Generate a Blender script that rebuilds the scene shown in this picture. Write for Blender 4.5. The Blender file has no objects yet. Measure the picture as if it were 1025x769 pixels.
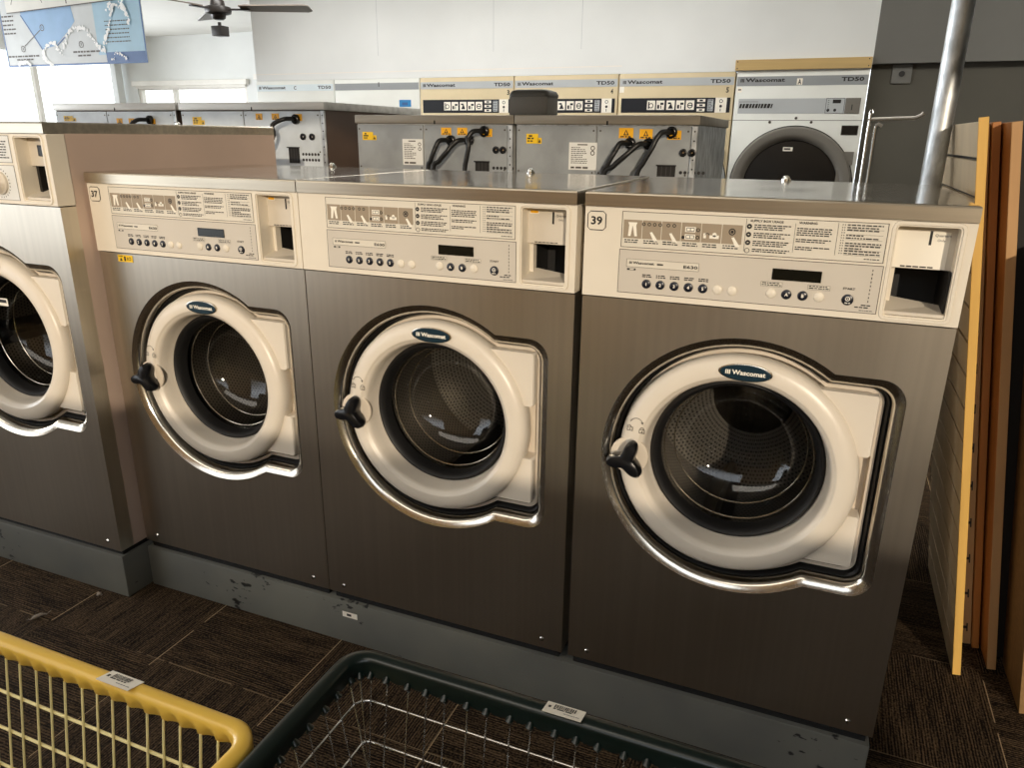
import bpy, bmesh, math, random
from mathutils import Vector, Matrix
random.seed(7)
C = bpy.context.scene.collection
PI = math.pi
FL = 0.158                      # height of the lower edge of the washers' steel fronts above the floor

# ------------------------------------------------------------------ materials
MATS = {}
def lin(c):
    return tuple(((v/255)/12.92 if v/255 <= .04045 else ((v/255+.055)/1.055)**2.4) for v in c)
def new_mat(name):
    m = bpy.data.materials.new(name); m.use_nodes = True
    nt = m.node_tree; b = nt.nodes['Principled BSDF']
    return m, nt, b
def noise_mix(nt, c1, c2, scale=(5,5,5), detail=3, lo=.35, hi=.65, coord='Object', nscale=1.0):
    tc = nt.nodes.new('ShaderNodeTexCoord'); mp = nt.nodes.new('ShaderNodeMapping')
    mp.inputs['Scale'].default_value = scale
    n = nt.nodes.new('ShaderNodeTexNoise'); n.inputs['Scale'].default_value = nscale; n.inputs['Detail'].default_value = detail
    r = nt.nodes.new('ShaderNodeValToRGB')
    r.color_ramp.elements[0].position = lo; r.color_ramp.elements[0].color = (*c1, 1)
    r.color_ramp.elements[1].position = hi; r.color_ramp.elements[1].color = (*c2, 1)
    L = nt.links.new
    L(tc.outputs[coord], mp.inputs['Vector']); L(mp.outputs[0], n.inputs['Vector']); L(n.outputs['Fac'], r.inputs[0])
    return r, n
def plain(name, rgb, rough=.5, metal=0, var=.06, scale=(6,6,6), spec=.5, coat=0):
    m, nt, b = new_mat(name)
    c = lin(rgb)
    r, n = noise_mix(nt, tuple(v*(1-var) for v in c), tuple(min(1, v*(1+var)) for v in c), scale)
    nt.links.new(r.outputs[0], b.inputs['Base Color'])
    b.inputs['Roughness'].default_value = rough; b.inputs['Metallic'].default_value = metal
    b.inputs['Specular IOR Level'].default_value = spec; b.inputs['Coat Weight'].default_value = coat
    MATS[name] = m; return m
def steel(name, rgb, rough, var=.12, scale=(90,90,1.2), bump=0.0, bscale=3):
    m, nt, b = new_mat(name); c = lin(rgb); L = nt.links.new
    r, n = noise_mix(nt, tuple(v*(1-var) for v in c), tuple(v*(1+var) for v in c), scale, detail=4)
    L(r.outputs[0], b.inputs['Base Color']); b.inputs['Metallic'].default_value = 1
    n2 = nt.nodes.new('ShaderNodeTexNoise'); n2.inputs['Scale'].default_value = 3.5; n2.inputs['Detail'].default_value = 5
    mr = nt.nodes.new('ShaderNodeMapRange'); mr.inputs['To Min'].default_value = rough*.82; mr.inputs['To Max'].default_value = rough*1.2
    tc = nt.nodes.new('ShaderNodeTexCoord'); L(tc.outputs['Object'], n2.inputs['Vector'])
    L(n2.outputs['Fac'], mr.inputs['Value']); L(mr.outputs[0], b.inputs['Roughness'])
    if bump:
        n3 = nt.nodes.new('ShaderNodeTexNoise'); n3.inputs['Scale'].default_value = bscale; n3.inputs['Detail'].default_value = 1
        L(tc.outputs['Object'], n3.inputs['Vector'])
        bp = nt.nodes.new('ShaderNodeBump'); bp.inputs['Strength'].default_value = 1; bp.inputs['Distance'].default_value = bump
        L(n3.outputs['Fac'], bp.inputs['Height']); L(bp.outputs[0], b.inputs['Normal'])
    MATS[name] = m; return m

steel('brushed_steel', (204,196,182), .33, var=.035, scale=(70,70,1))
steel('lid_steel', (205,200,192), .13, scale=(2,60,60), bump=.006, bscale=2.2)
steel('lid_edge_steel', (196,186,168), .3, scale=(2,60,60))
steel('bright_steel', (214,208,196), .2, var=.05)
steel('drum_steel', (120,116,108), .35)
steel('galvanised', (196,200,202), .46, var=.3, scale=(45,45,16))
steel('zinc_window_lit', (206,214,220), .5, var=.1, scale=(9,9,9)); MATS['zinc_window_lit'].node_tree.nodes['Principled BSDF'].inputs['Metallic'].default_value = .2  # brighter zinc for the left rear pair, window light put into the colour
steel('zinc_panel', (152,156,158), .5, var=.14, scale=(9,9,9)); MATS['zinc_panel'].node_tree.nodes['Principled BSDF'].inputs['Metallic'].default_value = .35
steel('zinc_lip', (216,216,212), .42, var=.12, scale=(3,30,30)); MATS['zinc_lip'].node_tree.nodes['Principled BSDF'].inputs['Metallic'].default_value = .2
steel('dull_lip', (150,142,128), .42, var=.12, scale=(3,30,30)); MATS['dull_lip'].node_tree.nodes['Principled BSDF'].inputs['Metallic'].default_value = .5
steel('chrome', (225,225,222), .12, var=.03)
plain('cream', (230,221,204), .42, var=.03)
plain('cream_dull', (212,203,188), .45, var=.04)
plain('ring_cream', (222,212,196), .33, var=.03, spec=.5)
plain('back_cream', (216,203,184), .45, var=.05)
plain('label_cream', (222,215,200), .4, var=.02)
plain('panel_gray', (206,198,185), .42, var=.03)
plain('tile_taupe', (158,143,122), .5, var=.03)
plain('white_paint', (236,232,222), .5, var=.02)
plain('white_card', (246,240,226), .55, var=.02)
plain('ink', (28,26,25), .5, var=.02)
plain('ink_soft', (70,62,54), .55, var=.02)
plain('black_plastic', (14,15,18), .28, var=.05, spec=.5)
plain('black_rubber', (16,15,15), .55, var=.05)
plain('black_gap', (8,8,8), .8, var=.02)
plain('dark_display', (14,16,12), .15, var=.02)
plain('navy_button', (26,29,40), .3, var=.02)
plain('teal_badge', (22,46,58), .3, var=.04)
plain('beige_side', (200,176,160), .5, var=.06, scale=(3,3,3))
plain('brown_side', (88,70,58), .55, var=.08)
plain('dark_inside', (26,24,22), .6, var=.05)
plain('yellow_sticker', (240,196,24), .45, var=.03)
plain('orange_sticker', (240,176,22), .45, var=.03)
plain('paper_label', (226,226,222), .55, var=.03)
plain('hose_black', (20,20,20), .45, var=.05)
plain('vent_dark', (24,20,18), .7, var=.05)
plain('dryer_cream', (214,197,160), .45, var=.03)
plain('dryer_white', (232,234,228), .4, var=.02)
plain('band_gray', (184,188,190), .4, var=.02)
plain('band_dark', (150,154,156), .4, var=.02)
plain('band_pale', (216,228,232), .4, var=.02)
plain('dryer_black', (24,28,36), .35, var=.03)
plain('door_gray', (116,112,104), .45, var=.05)
plain('door_dark', (22,19,17), .25, var=.05)
plain('blue_sticker', (40,130,190), .45, var=.03)
plain('gray_box', (118,114,106), .55, var=.05)
plain('gray_box_lid', (84,82,76), .5, var=.05)
plain('wood_yellow', (224,178,92), .6, var=.1, scale=(20,20,3))
plain('wood_orange', (176,116,58), .55, var=.14, scale=(20,20,3))
plain('wood_face', (208,188,156), .55, var=.06, scale=(12,12,2))
plain('wood_brown', (190,148,100), .6, var=.12, scale=(20,20,3))
plain('particle_board', (140,108,66), .65, var=.12, scale=(60,60,60))
plain('black_board', (24,20,17), .7, var=.1)
plain('trim_wood', (196,166,110), .55, var=.08, scale=(2,20,20))
plain('yellow_plastic', (232,190,80), .32, var=.04, spec=.5)
plain('yellow_wire', (244,230,168), .4, var=.04)
plain('green_plastic', (9,24,20), .3, var=.08, spec=.5)
plain('gray_rubber', (60,60,60), .6, var=.05)
plain('fan_dark', (38,34,32), .4, var=.05)
plain('fan_blade', (120,112,104), .5, var=.05)
plain('poster_gray', (196,200,200), .5, var=.05)
plain('poster_blue', (128,168,208), .5, var=.06)
plain('poster_pale', (156,192,212), .5, var=.05)
plain('poster_deep', (56,96,150), .5, var=.05)
plain('poster_white', (248,248,246), .6, var=.02)
plain('poster_paper', (222,220,212), .6, var=.04)
plain('wall_white', (226,228,226), .7, var=.03, scale=(2,2,2))
plain('wall_gray', (110,109,104), .8, var=.05, scale=(2,2,2))
plain('wall_dark', (84,81,72), .8, var=.06, scale=(2,2,2))
plain('wall_brown', (150,118,78), .8, var=.06, scale=(2,2,2))
plain('ceiling_white', (236,234,228), .8, var=.03, scale=(2,2,2))
plain('frame_white', (232,228,220), .5, var=.03)
plain('lint', (150,140,128), .9, var=.08)
plain('pavement', (120,112,100), .9, var=.1)

def m_plinth():
    m, nt, b = new_mat('plinth_paint'); L = nt.links.new
    r, n = noise_mix(nt, lin((92,93,89)), lin((112,112,104)), (3,3,3))
    n2 = nt.nodes.new('ShaderNodeTexNoise'); n2.inputs['Scale'].default_value = 26; n2.inputs['Detail'].default_value = 5
    n3 = nt.nodes.new('ShaderNodeTexNoise'); n3.inputs['Scale'].default_value = 4.5; n3.inputs['Detail'].default_value = 1
    tc = nt.nodes.new('ShaderNodeTexCoord'); mp = nt.nodes.new('ShaderNodeMapping'); mp.inputs['Scale'].default_value = (1,1,2.2)
    L(tc.outputs['Object'], mp.inputs[0]); L(mp.outputs[0], n2.inputs['Vector']); L(tc.outputs['Object'], n3.inputs['Vector'])
    ad = nt.nodes.new('ShaderNodeMath'); ad.operation = 'MULTIPLY_ADD'; ad.inputs[1].default_value = .55
    L(n3.outputs['Fac'], ad.inputs[0]); L(n2.outputs['Fac'], ad.inputs[2])
    cr = nt.nodes.new('ShaderNodeValToRGB'); cr.color_ramp.elements[0].position = .972; cr.color_ramp.elements[1].position = 1.0
    L(ad.outputs[0], cr.inputs[0])
    mx = nt.nodes.new('ShaderNodeMixRGB'); mx.inputs['Color2'].default_value = (.008,.008,.008,1)
    L(cr.outputs[0], mx.inputs['Fac']); L(r.outputs[0], mx.inputs['Color1']); L(mx.outputs[0], b.inputs['Base Color'])
    b.inputs['Roughness'].default_value = .42
    MATS['plinth_paint'] = m
m_plinth()

def m_carpet():
    m, nt, b = new_mat('carpet'); L = nt.links.new; N = nt.nodes.new
    T = .405
    tc = N('ShaderNodeTexCoord'); sp = N('ShaderNodeSeparateXYZ'); L(tc.outputs['Object'], sp.inputs[0])
    def math_(op, a, bb=None, c=None):
        n = N('ShaderNodeMath'); n.operation = op
        for i, v in enumerate((a, bb, c)):
            if v is None: continue
            if isinstance(v, (int, float)): n.inputs[i].default_value = v
            else: L(v, n.inputs[i])
        return n.outputs[0]
    X, Y = sp.outputs[0], sp.outputs[1]
    u = math_('DIVIDE', math_('ADD', X, .125+40*T), T); v = math_('DIVIDE', math_('ADD', Y, .255+40*T), T)
    iu, iv = math_('FLOOR', u), math_('FLOOR', v)
    par = math_('MODULO', math_('ADD', math_('ADD', iu, iv), 1), 2)
    cx = N('ShaderNodeCombineXYZ'); L(X, cx.inputs[0]); L(Y, cx.inputs[1]); L(iu, cx.inputs[2])
    cy = N('ShaderNodeCombineXYZ'); L(Y, cy.inputs[0]); L(X, cy.inputs[1]); L(iv, cy.inputs[2])
    mx = N('ShaderNodeMixRGB'); L(par, mx.inputs['Fac']); L(cx.outputs[0], mx.inputs['Color1']); L(cy.outputs[0], mx.inputs['Color2'])
    def streak(sx, sy, det):
        mp = N('ShaderNodeMapping'); mp.inputs['Scale'].default_value = (sx, sy, 1); L(mx.outputs[0], mp.inputs[0])
        n = N('ShaderNodeTexNoise'); n.inputs['Scale'].default_value = 1; n.inputs['Detail'].default_value = det
        L(mp.outputs[0], n.inputs['Vector']); return n.outputs['Fac']
    a = streak(11, 210, 2); bnd = streak(3, 22, 1); c = streak(170, 190, 1)
    sv = N('ShaderNodeSeparateXYZ'); L(mx.outputs[0], sv.inputs[0])
    wv = math_('SINE', math_('MULTIPLY', math_('ADD', sv.outputs[1], math_('MULTIPLY', bnd, .002)), 2*PI/.0068))
    s = math_('ADD', math_('ADD', math_('MULTIPLY', a, .8), math_('MULTIPLY', wv, .12)), math_('ADD', math_('MULTIPLY', bnd, .30), math_('MULTIPLY', c, .75)))
    r = N('ShaderNodeValToRGB'); e = r.color_ramp.elements
    e[0].position = .82; e[0].color = (*lin((24,18,14)), 1); e[1].position = 1.18; e[1].color = (*lin((108,88,65)), 1)
    k = r.color_ramp.elements.new(1.0); k.color = (*lin((48,37,28)), 1)
    mr = N('ShaderNodeMapRange'); mr.inputs['From Min'].default_value = .60; mr.inputs['From Max'].default_value = 1.30
    L(s, mr.inputs['Value'])
    e[0].position = .30; k.position = .60; e[-1].position = .95
    L(mr.outputs[0], r.inputs[0])
    fu, fv = math_('FRACT', u), math_('FRACT', v)
    seam = math_('MAXIMUM', math_('LESS_THAN', fu, .006), math_('MULTIPLY', math_('LESS_THAN', fv, .006), .4))
    nn = N('ShaderNodeTexNoise'); nn.inputs['Scale'].default_value = 6; L(tc.outputs['Object'], nn.inputs['Vector'])
    seam = math_('MULTIPLY', seam, math_('GREATER_THAN', nn.outputs['Fac'], .47))
    m2 = N('ShaderNodeMixRGB'); L(math_('MULTIPLY', seam, .75), m2.inputs['Fac']); L(r.outputs[0], m2.inputs['Color1']); m2.inputs['Color2'].default_value = (*lin((190,165,130)), 1)
    L(m2.outputs[0], b.inputs['Base Color']); b.inputs['Roughness'].default_value = .95; b.inputs['Specular IOR Level'].default_value = .1
    bp = N('ShaderNodeBump'); bp.inputs['Distance'].default_value = .003; L(s, bp.inputs['Height']); L(bp.outputs[0], b.inputs['Normal'])
    MATS['carpet'] = m
m_carpet()

def m_glass(name, tint=.92, base=.04):
    m = bpy.data.materials.new(name); m.use_nodes = True; nt = m.node_tree
    for n in list(nt.nodes): nt.nodes.remove(n)
    N = nt.nodes.new; L = nt.links.new
    o = N('ShaderNodeOutputMaterial'); t = N('ShaderNodeBsdfTransparent'); t.inputs[0].default_value = (tint, tint, tint*.98, 1)
    g = N('ShaderNodeBsdfGlossy'); g.inputs['Roughness'].default_value = .03
    f = N('ShaderNodeLayerWeight'); f.inputs['Blend'].default_value = .5
    pw = N('ShaderNodeMath'); pw.operation = 'POWER'; pw.inputs[1].default_value = 5; L(f.outputs['Facing'], pw.inputs[0])
    a = N('ShaderNodeMath'); a.operation = 'MULTIPLY_ADD'; a.inputs[1].default_value = .9; a.inputs[2].default_value = base; a.use_clamp = True
    mx = N('ShaderNodeMixShader'); L(pw.outputs[0], a.inputs[0]); L(a.outputs[0], mx.inputs[0]); L(t.outputs[0], mx.inputs[1]); L(g.outputs[0], mx.inputs[2]); L(mx.outputs[0], o.inputs[0])
    MATS[name] = m
m_glass('door_glass', .9, .05); m_glass('window_glass', .97, .04)

def m_perf():
    m, nt, b = new_mat('perforated_steel'); N = nt.nodes.new; L = nt.links.new
    uv = N('ShaderNodeUVMap'); sp = N('ShaderNodeSeparateXYZ'); L(uv.outputs[0], sp.inputs[0])
    def math_(op, a, bb=None):
        n = N('ShaderNodeMath'); n.operation = op
        for i, v in enumerate((a, bb)):
            if v is None: continue
            if isinstance(v, (int, float)): n.inputs[i].default_value = v
            else: L(v, n.inputs[i])
        return n.outputs[0]
    S = .0105
    v = math_('DIVIDE', sp.outputs[1], S); row = math_('FLOOR', v)
    u = math_('ADD', math_('DIVIDE', sp.outputs[0], S), math_('MULTIPLY', math_('MODULO', row, 2), .5))
    du = math_('SUBTRACT', math_('FRACT', u), .5); dv = math_('SUBTRACT', math_('FRACT', v), .5)
    d = math_('SQRT', math_('ADD', math_('MULTIPLY', du, du), math_('MULTIPLY', dv, dv)))
    h = math_('LESS_THAN', d, .27)
    mx = N('ShaderNodeMixRGB'); L(h, mx.inputs['Fac']); mx.inputs['Color1'].default_value = (*lin((104,99,92)), 1); mx.inputs['Color2'].default_value = (.012,.011,.01,1)
    L(mx.outputs[0], b.inputs['Base Color']); b.inputs['Metallic'].default_value = .7; b.inputs['Roughness'].default_value = .4
    MATS['perforated_steel'] = m
m_perf()

# ------------------------------------------------------------------ mesh building
_txt = {}
def text_mesh(s, bold=False):
    key = (s, bold)
    if key not in _txt:
        cu = bpy.data.curves.new('lettering', 'FONT'); cu.body = s; cu.size = 1; cu.resolution_u = 2
        cu.align_x = 'LEFT'; cu.align_y = 'BOTTOM_BASELINE'
        if bold: cu.offset = .03
        o = bpy.data.objects.new('lettering', cu); C.objects.link(o)
        bpy.context.view_layer.update()
        me = bpy.data.meshes.new_from_object(o.evaluated_get(bpy.context.evaluated_depsgraph_get()))
        vs = [v.co.to_2d() for v in me.vertices]; fs = [tuple(p.vertices) for p in me.polygons]
        bpy.data.objects.remove(o); bpy.data.curves.remove(cu); bpy.data.meshes.remove(me)
        x0 = min(v.x for v in vs); x1 = max(v.x for v in vs); y0 = min(v.y for v in vs); y1 = max(v.y for v in vs)
        _txt[key] = (vs, fs, x0, x1, y0, y1)
    return _txt[key]

class MB:
    def __init__(self, mat, off=(0,0,0)):
        self.bm = bmesh.new(); self.mats = [mat]; self.mi = 0; self.off = Vector(off)
        self.uv = self.bm.loops.layers.uv.new('UVMap'); self.xf = None
    def m(self, mat):
        if mat not in self.mats: self.mats.append(mat)
        self.mi = self.mats.index(mat); return self
    def V(self, p):
        p = Vector(p)
        if self.xf: p = self.xf @ p
        return self.bm.verts.new(p + self.off)
    def F(self, vs):
        try: f = self.bm.faces.new(vs)
        except ValueError: return None
        f.material_index = self.mi; return f
    def poly(self, pts): return self.F([self.V(p) for p in pts])
    def box(self, x0,x1,y0,y1,z0,z1, bev=0, seg=2):
        b = bmesh.new(); bmesh.ops.create_cube(b, size=1)
        for v in b.verts: v.co = Vector(((x0+x1)/2+v.co.x*(x1-x0), (y0+y1)/2+v.co.y*(y1-y0), (z0+z1)/2+v.co.z*(z1-z0)))
        if bev: bmesh.ops.bevel(b, geom=list(b.edges), offset=bev, segments=seg, affect='EDGES', profile=.6)
        self.merge(b); return self
    def merge(self, b):
        mp = {v: self.V(v.co) for v in b.verts}
        for f in b.faces: self.F([mp[v] for v in f.verts])
        b.free()
    def hexa(self, p):      # eight corners: 4 bottom, 4 top (same order)
        v = [self.V(q) for q in p]
        for q in ((3,2,1,0),(4,5,6,7),(0,1,5,4),(1,2,6,5),(2,3,7,6),(3,0,4,7)): self.F([v[i] for i in q])
        return self
    def prism(self, poly, y0, y1, cap0=True, cap1=True):   # polygon in x,z pulled along y
        a = [self.V((x,y0,z)) for x,z in poly]; b = [self.V((x,y1,z)) for x,z in poly]; n = len(a)
        if cap0: self.F(a)
        if cap1: self.F(b[::-1])
        for i in range(n): self.F([a[i], b[i], b[(i+1)%n], a[(i+1)%n]])
        return self
    def flat(self, poly, y): self.F([self.V((x,y,z)) for x,z in poly]); return self
    def rect(self, x0,x1,z0,z1,y): return self.flat([(x0,z0),(x1,z0),(x1,z1),(x0,z1)], y)
    def frame(self, x0,x1,z0,z1,t,y):
        self.rect(x0,x1,z1-t,z1,y); self.rect(x0,x1,z0,z0+t,y); self.rect(x0,x0+t,z0+t,z1-t,y); self.rect(x1-t,x1,z0+t,z1-t,y); return self
    def disc(self, cx,cz,r,y,n=20,rz=None):
        return self.flat([(cx+r*math.cos(2*PI*i/n), cz+(rz or r)*math.sin(2*PI*i/n)) for i in range(n)], y)
    def ring(self, cx,cz,r0,r1,y,n=20,a0=0,a1=2*PI):
        P = lambda r,i: (cx+r*math.cos(a0+(a1-a0)*i/n), cz+r*math.sin(a0+(a1-a0)*i/n))
        for i in range(n): self.flat([P(r0,i),P(r1,i),P(r1,i+1),P(r0,i+1)], y)
        return self
    def lathe(self, cx, cz, prof, n=64, capstart=False, capend=False):   # (r, y) profile turned about the y axis
        rows = []
        for r, y in prof:
            rows.append([self.V((cx+r*math.cos(2*PI*i/n), y, cz+r*math.sin(2*PI*i/n))) for i in range(n)] if r > 1e-6 else [self.V((cx,y,cz))])
        acc = 0
        for k in range(len(prof)-1):
            a, b = rows[k], rows[k+1]; d = math.hypot(prof[k+1][0]-prof[k][0], prof[k+1][1]-prof[k][1])
            rm = max(prof[k][0], prof[k+1][0])
            for i in range(n):
                j = (i+1)%n
                if len(a) == 1 and len(b) == 1: continue
                vs = [a[i], a[j], b[j], b[i]] if len(a) > 1 and len(b) > 1 else ([a[i], a[j], b[0]] if len(a) > 1 else [a[0], b[j], b[i]])
                f = self.F(vs)
                if f and len(vs) == 4:
                    for l, (uu, vv) in zip(f.loops, ((i,0),(i+1,0),(i+1,1),(i,1))):
                        l[self.uv].uv = (uu*2*PI*rm/n, acc+vv*d)
            acc += d
        if capstart: self.F(rows[0])
        if capend: self.F(rows[-1][::-1])
        return self
    def loft(self, loops, close_last=False):
        rows = [[self.V(p) for p in lp] for lp in loops]; n = len(rows[0])
        for a, b in zip(rows, rows[1:]):
            for i in range(n): self.F([a[i], a[(i+1)%n], b[(i+1)%n], b[i]])
        if close_last: self.F(rows[-1])
        return self
    def tube(self, pts, r, n=8, closed=False, caps=True):
        pts = [Vector(p) for p in pts]; N = len(pts); rows = []
        up = None
        for i, p in enumerate(pts):
            a = pts[i-1] if (i or closed) else p; b = pts[(i+1)%N] if (i < N-1 or closed) else p
            t = (b-a).normalized()
            if up is None: up = Vector((0,0,1)) if abs(t.z) < .9 else Vector((1,0,0))
            s = t.cross(up).normalized(); up = s.cross(t).normalized()
            rr = r[i] if isinstance(r, (list, tuple)) else r
            rows.append([self.V(p + s*rr*math.cos(2*PI*k/n) + up*rr*math.sin(2*PI*k/n)) for k in range(n)])
        for i in range(N if closed else N-1):
            a, b = rows[i], rows[(i+1)%N]
            for k in range(n): self.F([a[k], b[k], b[(k+1)%n], a[(k+1)%n]])
        if caps and not closed: self.F(rows[0]); self.F(rows[-1][::-1])
        return self
    def plate(self, outer, holes, y, back, hole_back=None):   # flat front with holes at y; sides back to y+back
        b = bmesh.new(); loops = []
        for lp in [outer]+holes:
            vs = [b.verts.new((x,y,z)) for x,z in lp]; loops.append(vs)
            for i in range(len(vs)): b.edges.new((vs[i], vs[(i+1)%len(vs)]))
        bmesh.ops.triangle_fill(b, edges=list(b.edges), use_beauty=True, use_dissolve=False, normal=(0,-1,0))
        for f in b.faces:
            if f.normal.y > 0: f.normal_flip()
        self.merge(b)
        for k, lp in enumerate([outer]+holes):
            d = back if k == 0 else (hole_back if hole_back is not None else back)
            if d: self.loft([[(x,y,z) for x,z in lp], [(x,y+d,z) for x,z in lp]])
        return self
    def text(self, s, x, z, h, y, w=None, align='l', bold=False, rot=0, flip=False):   # h: height of the string's box, w: its width
        vs, fs, x0, x1, y0, y1 = text_mesh(s, bold)
        k = h/(y1-y0); kx = w/(x1-x0) if w else k
        ox = {'l':0, 'c':-(x1-x0)*kx/2, 'r':-(x1-x0)*kx}[align]
        c, sn = math.cos(rot), math.sin(rot)
        vv = []
        for v in vs:
            a, b = (v.x-x0)*kx+ox, (v.y-y0)*k
            vv.append(self.V((x+a*c-b*sn, y, z+a*sn+b*c)))
        for f in fs: self.F([vv[i] for i in f])
        return self
    def dashes(self, x0, x1, z, h, y, rng, gap=.35):   # a line of print too small to read
        x = x0; h = h*1.3
        while x < x1-h:
            w = rng.uniform(1.2, 4.5)*h
            self.rect(x, min(x+w, x1), z, z+h, y); x += w+h*gap*2
        return self
    def build(self, name, parent=None, smooth=35, kind=None, label=None, loc=None, recalc=False):
        bm = self.bm
        if recalc: bmesh.ops.recalc_face_normals(bm, faces=bm.faces)
        me = bpy.data.meshes.new(name); bm.to_mesh(me); bm.free()
        for k in self.mats: me.materials.append(MATS[k])
        if smooth:
            for p in me.polygons: p.use_smooth = True
            me.set_sharp_from_angle(angle=math.radians(smooth))
        o = bpy.data.objects.new(name, me); C.objects.link(o)
        if parent: o.parent = parent
        if kind: o['kind'] = kind
        if label: o['label'] = label
        if loc: o.location = loc
        return o

def thing(name, label, cat, loc=(0,0,0), rotz=0, group=None):
    o = bpy.data.objects.new(name, None); C.objects.link(o); o.empty_display_size = .1
    o.location = loc; o.rotation_euler = (0,0,rotz); o['label'] = label; o['category'] = cat
    if group: o['group'] = group
    return o
def tag(o, label, cat, group=None):
    o['label'] = label; o['category'] = cat
    if group: o['group'] = group
    return o
def copy_tree(o, parent=None):
    c = o.copy(); C.objects.link(c)
    if parent: c.parent = parent
    for ch in list(o.children): copy_tree(ch, c)
    return c
def rrect(x0,x1,z0,z1,r,n=5):
    out = []
    for cx,cz,a in ((x1-r,z1-r,0),(x0+r,z1-r,90),(x0+r,z0+r,180),(x1-r,z0+r,270)):
        for i in range(n+1):
            t = math.radians(a+90*i/n); out.append((cx+r*math.cos(t), cz+r*math.sin(t)))
    return out

# ------------------------------------------------------------------ front washers
def door_outline(cx, cz, R, xr, hh, off, rc=.045):
    """circle joined to a squarer hinge bay on its right; off shrinks it"""
    r = R-off; h = hh-off; x1 = xr-off
    th = math.asin(min(.99, h/r)); pts = []
    n = 56
    for i in range(n+1):
        a = th+(2*PI-2*th)*i/n
        pts.append((cx+r*math.cos(a), cz+r*math.sin(a)))
    k = pts[-1]; s = pts[0]
    c = rc-off*.6
    xa = k[0]+.012
    pts.append((xa, cz-h))
    for i in range(9):
        a = math.radians(-90+90*i/8); pts.append((x1-c+c*math.cos(a), cz-h+c+c*math.sin(a)))
    for i in range(9):
        a = math.radians(90*i/8); pts.append((x1-c+c*math.cos(a), cz+h-c+c*math.sin(a)))
    pts.append((s[0]+.012, cz+h))
    return pts

def icon_pants(mb, cx, cz, s, y):
    mb.flat([(cx-.34*s,cz+.5*s),(cx+.34*s,cz+.5*s),(cx+.26*s,cz+.28*s),(cx-.26*s,cz+.28*s)], y)
    mb.flat([(cx-.26*s,cz+.28*s),(cx,cz+.28*s),(cx-.12*s,cz-.5*s),(cx-.32*s,cz-.5*s)], y); mb.flat([(cx,cz+.28*s),(cx+.26*s,cz+.28*s),(cx+.36*s,cz-.5*s),(cx+.16*s,cz-.5*s)], y)
def icon_hand(mb, cx, cz, s, y):
    mb.flat([(cx-.25*s,cz+.1*s),(cx-.08*s,cz+.15*s),(cx+.38*s,cz-.5*s),(cx+.05*s,cz-.5*s)], y)

def wash_logo(mb, x, z, h, w, y, bold=True):
    ih = h*1.0
    for i in range(3):
        mb.flat([(x+ih*(.36*i),z),(x+ih*(.36*i+.24),z),(x+ih*(.36*i+.24),z+ih),(x+ih*(.36*i),z+ih*.8)], y)
    mb.text('Wascomat', x+ih*1.3, z, h, y, w=w-ih*1.3, bold=bold)

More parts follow.
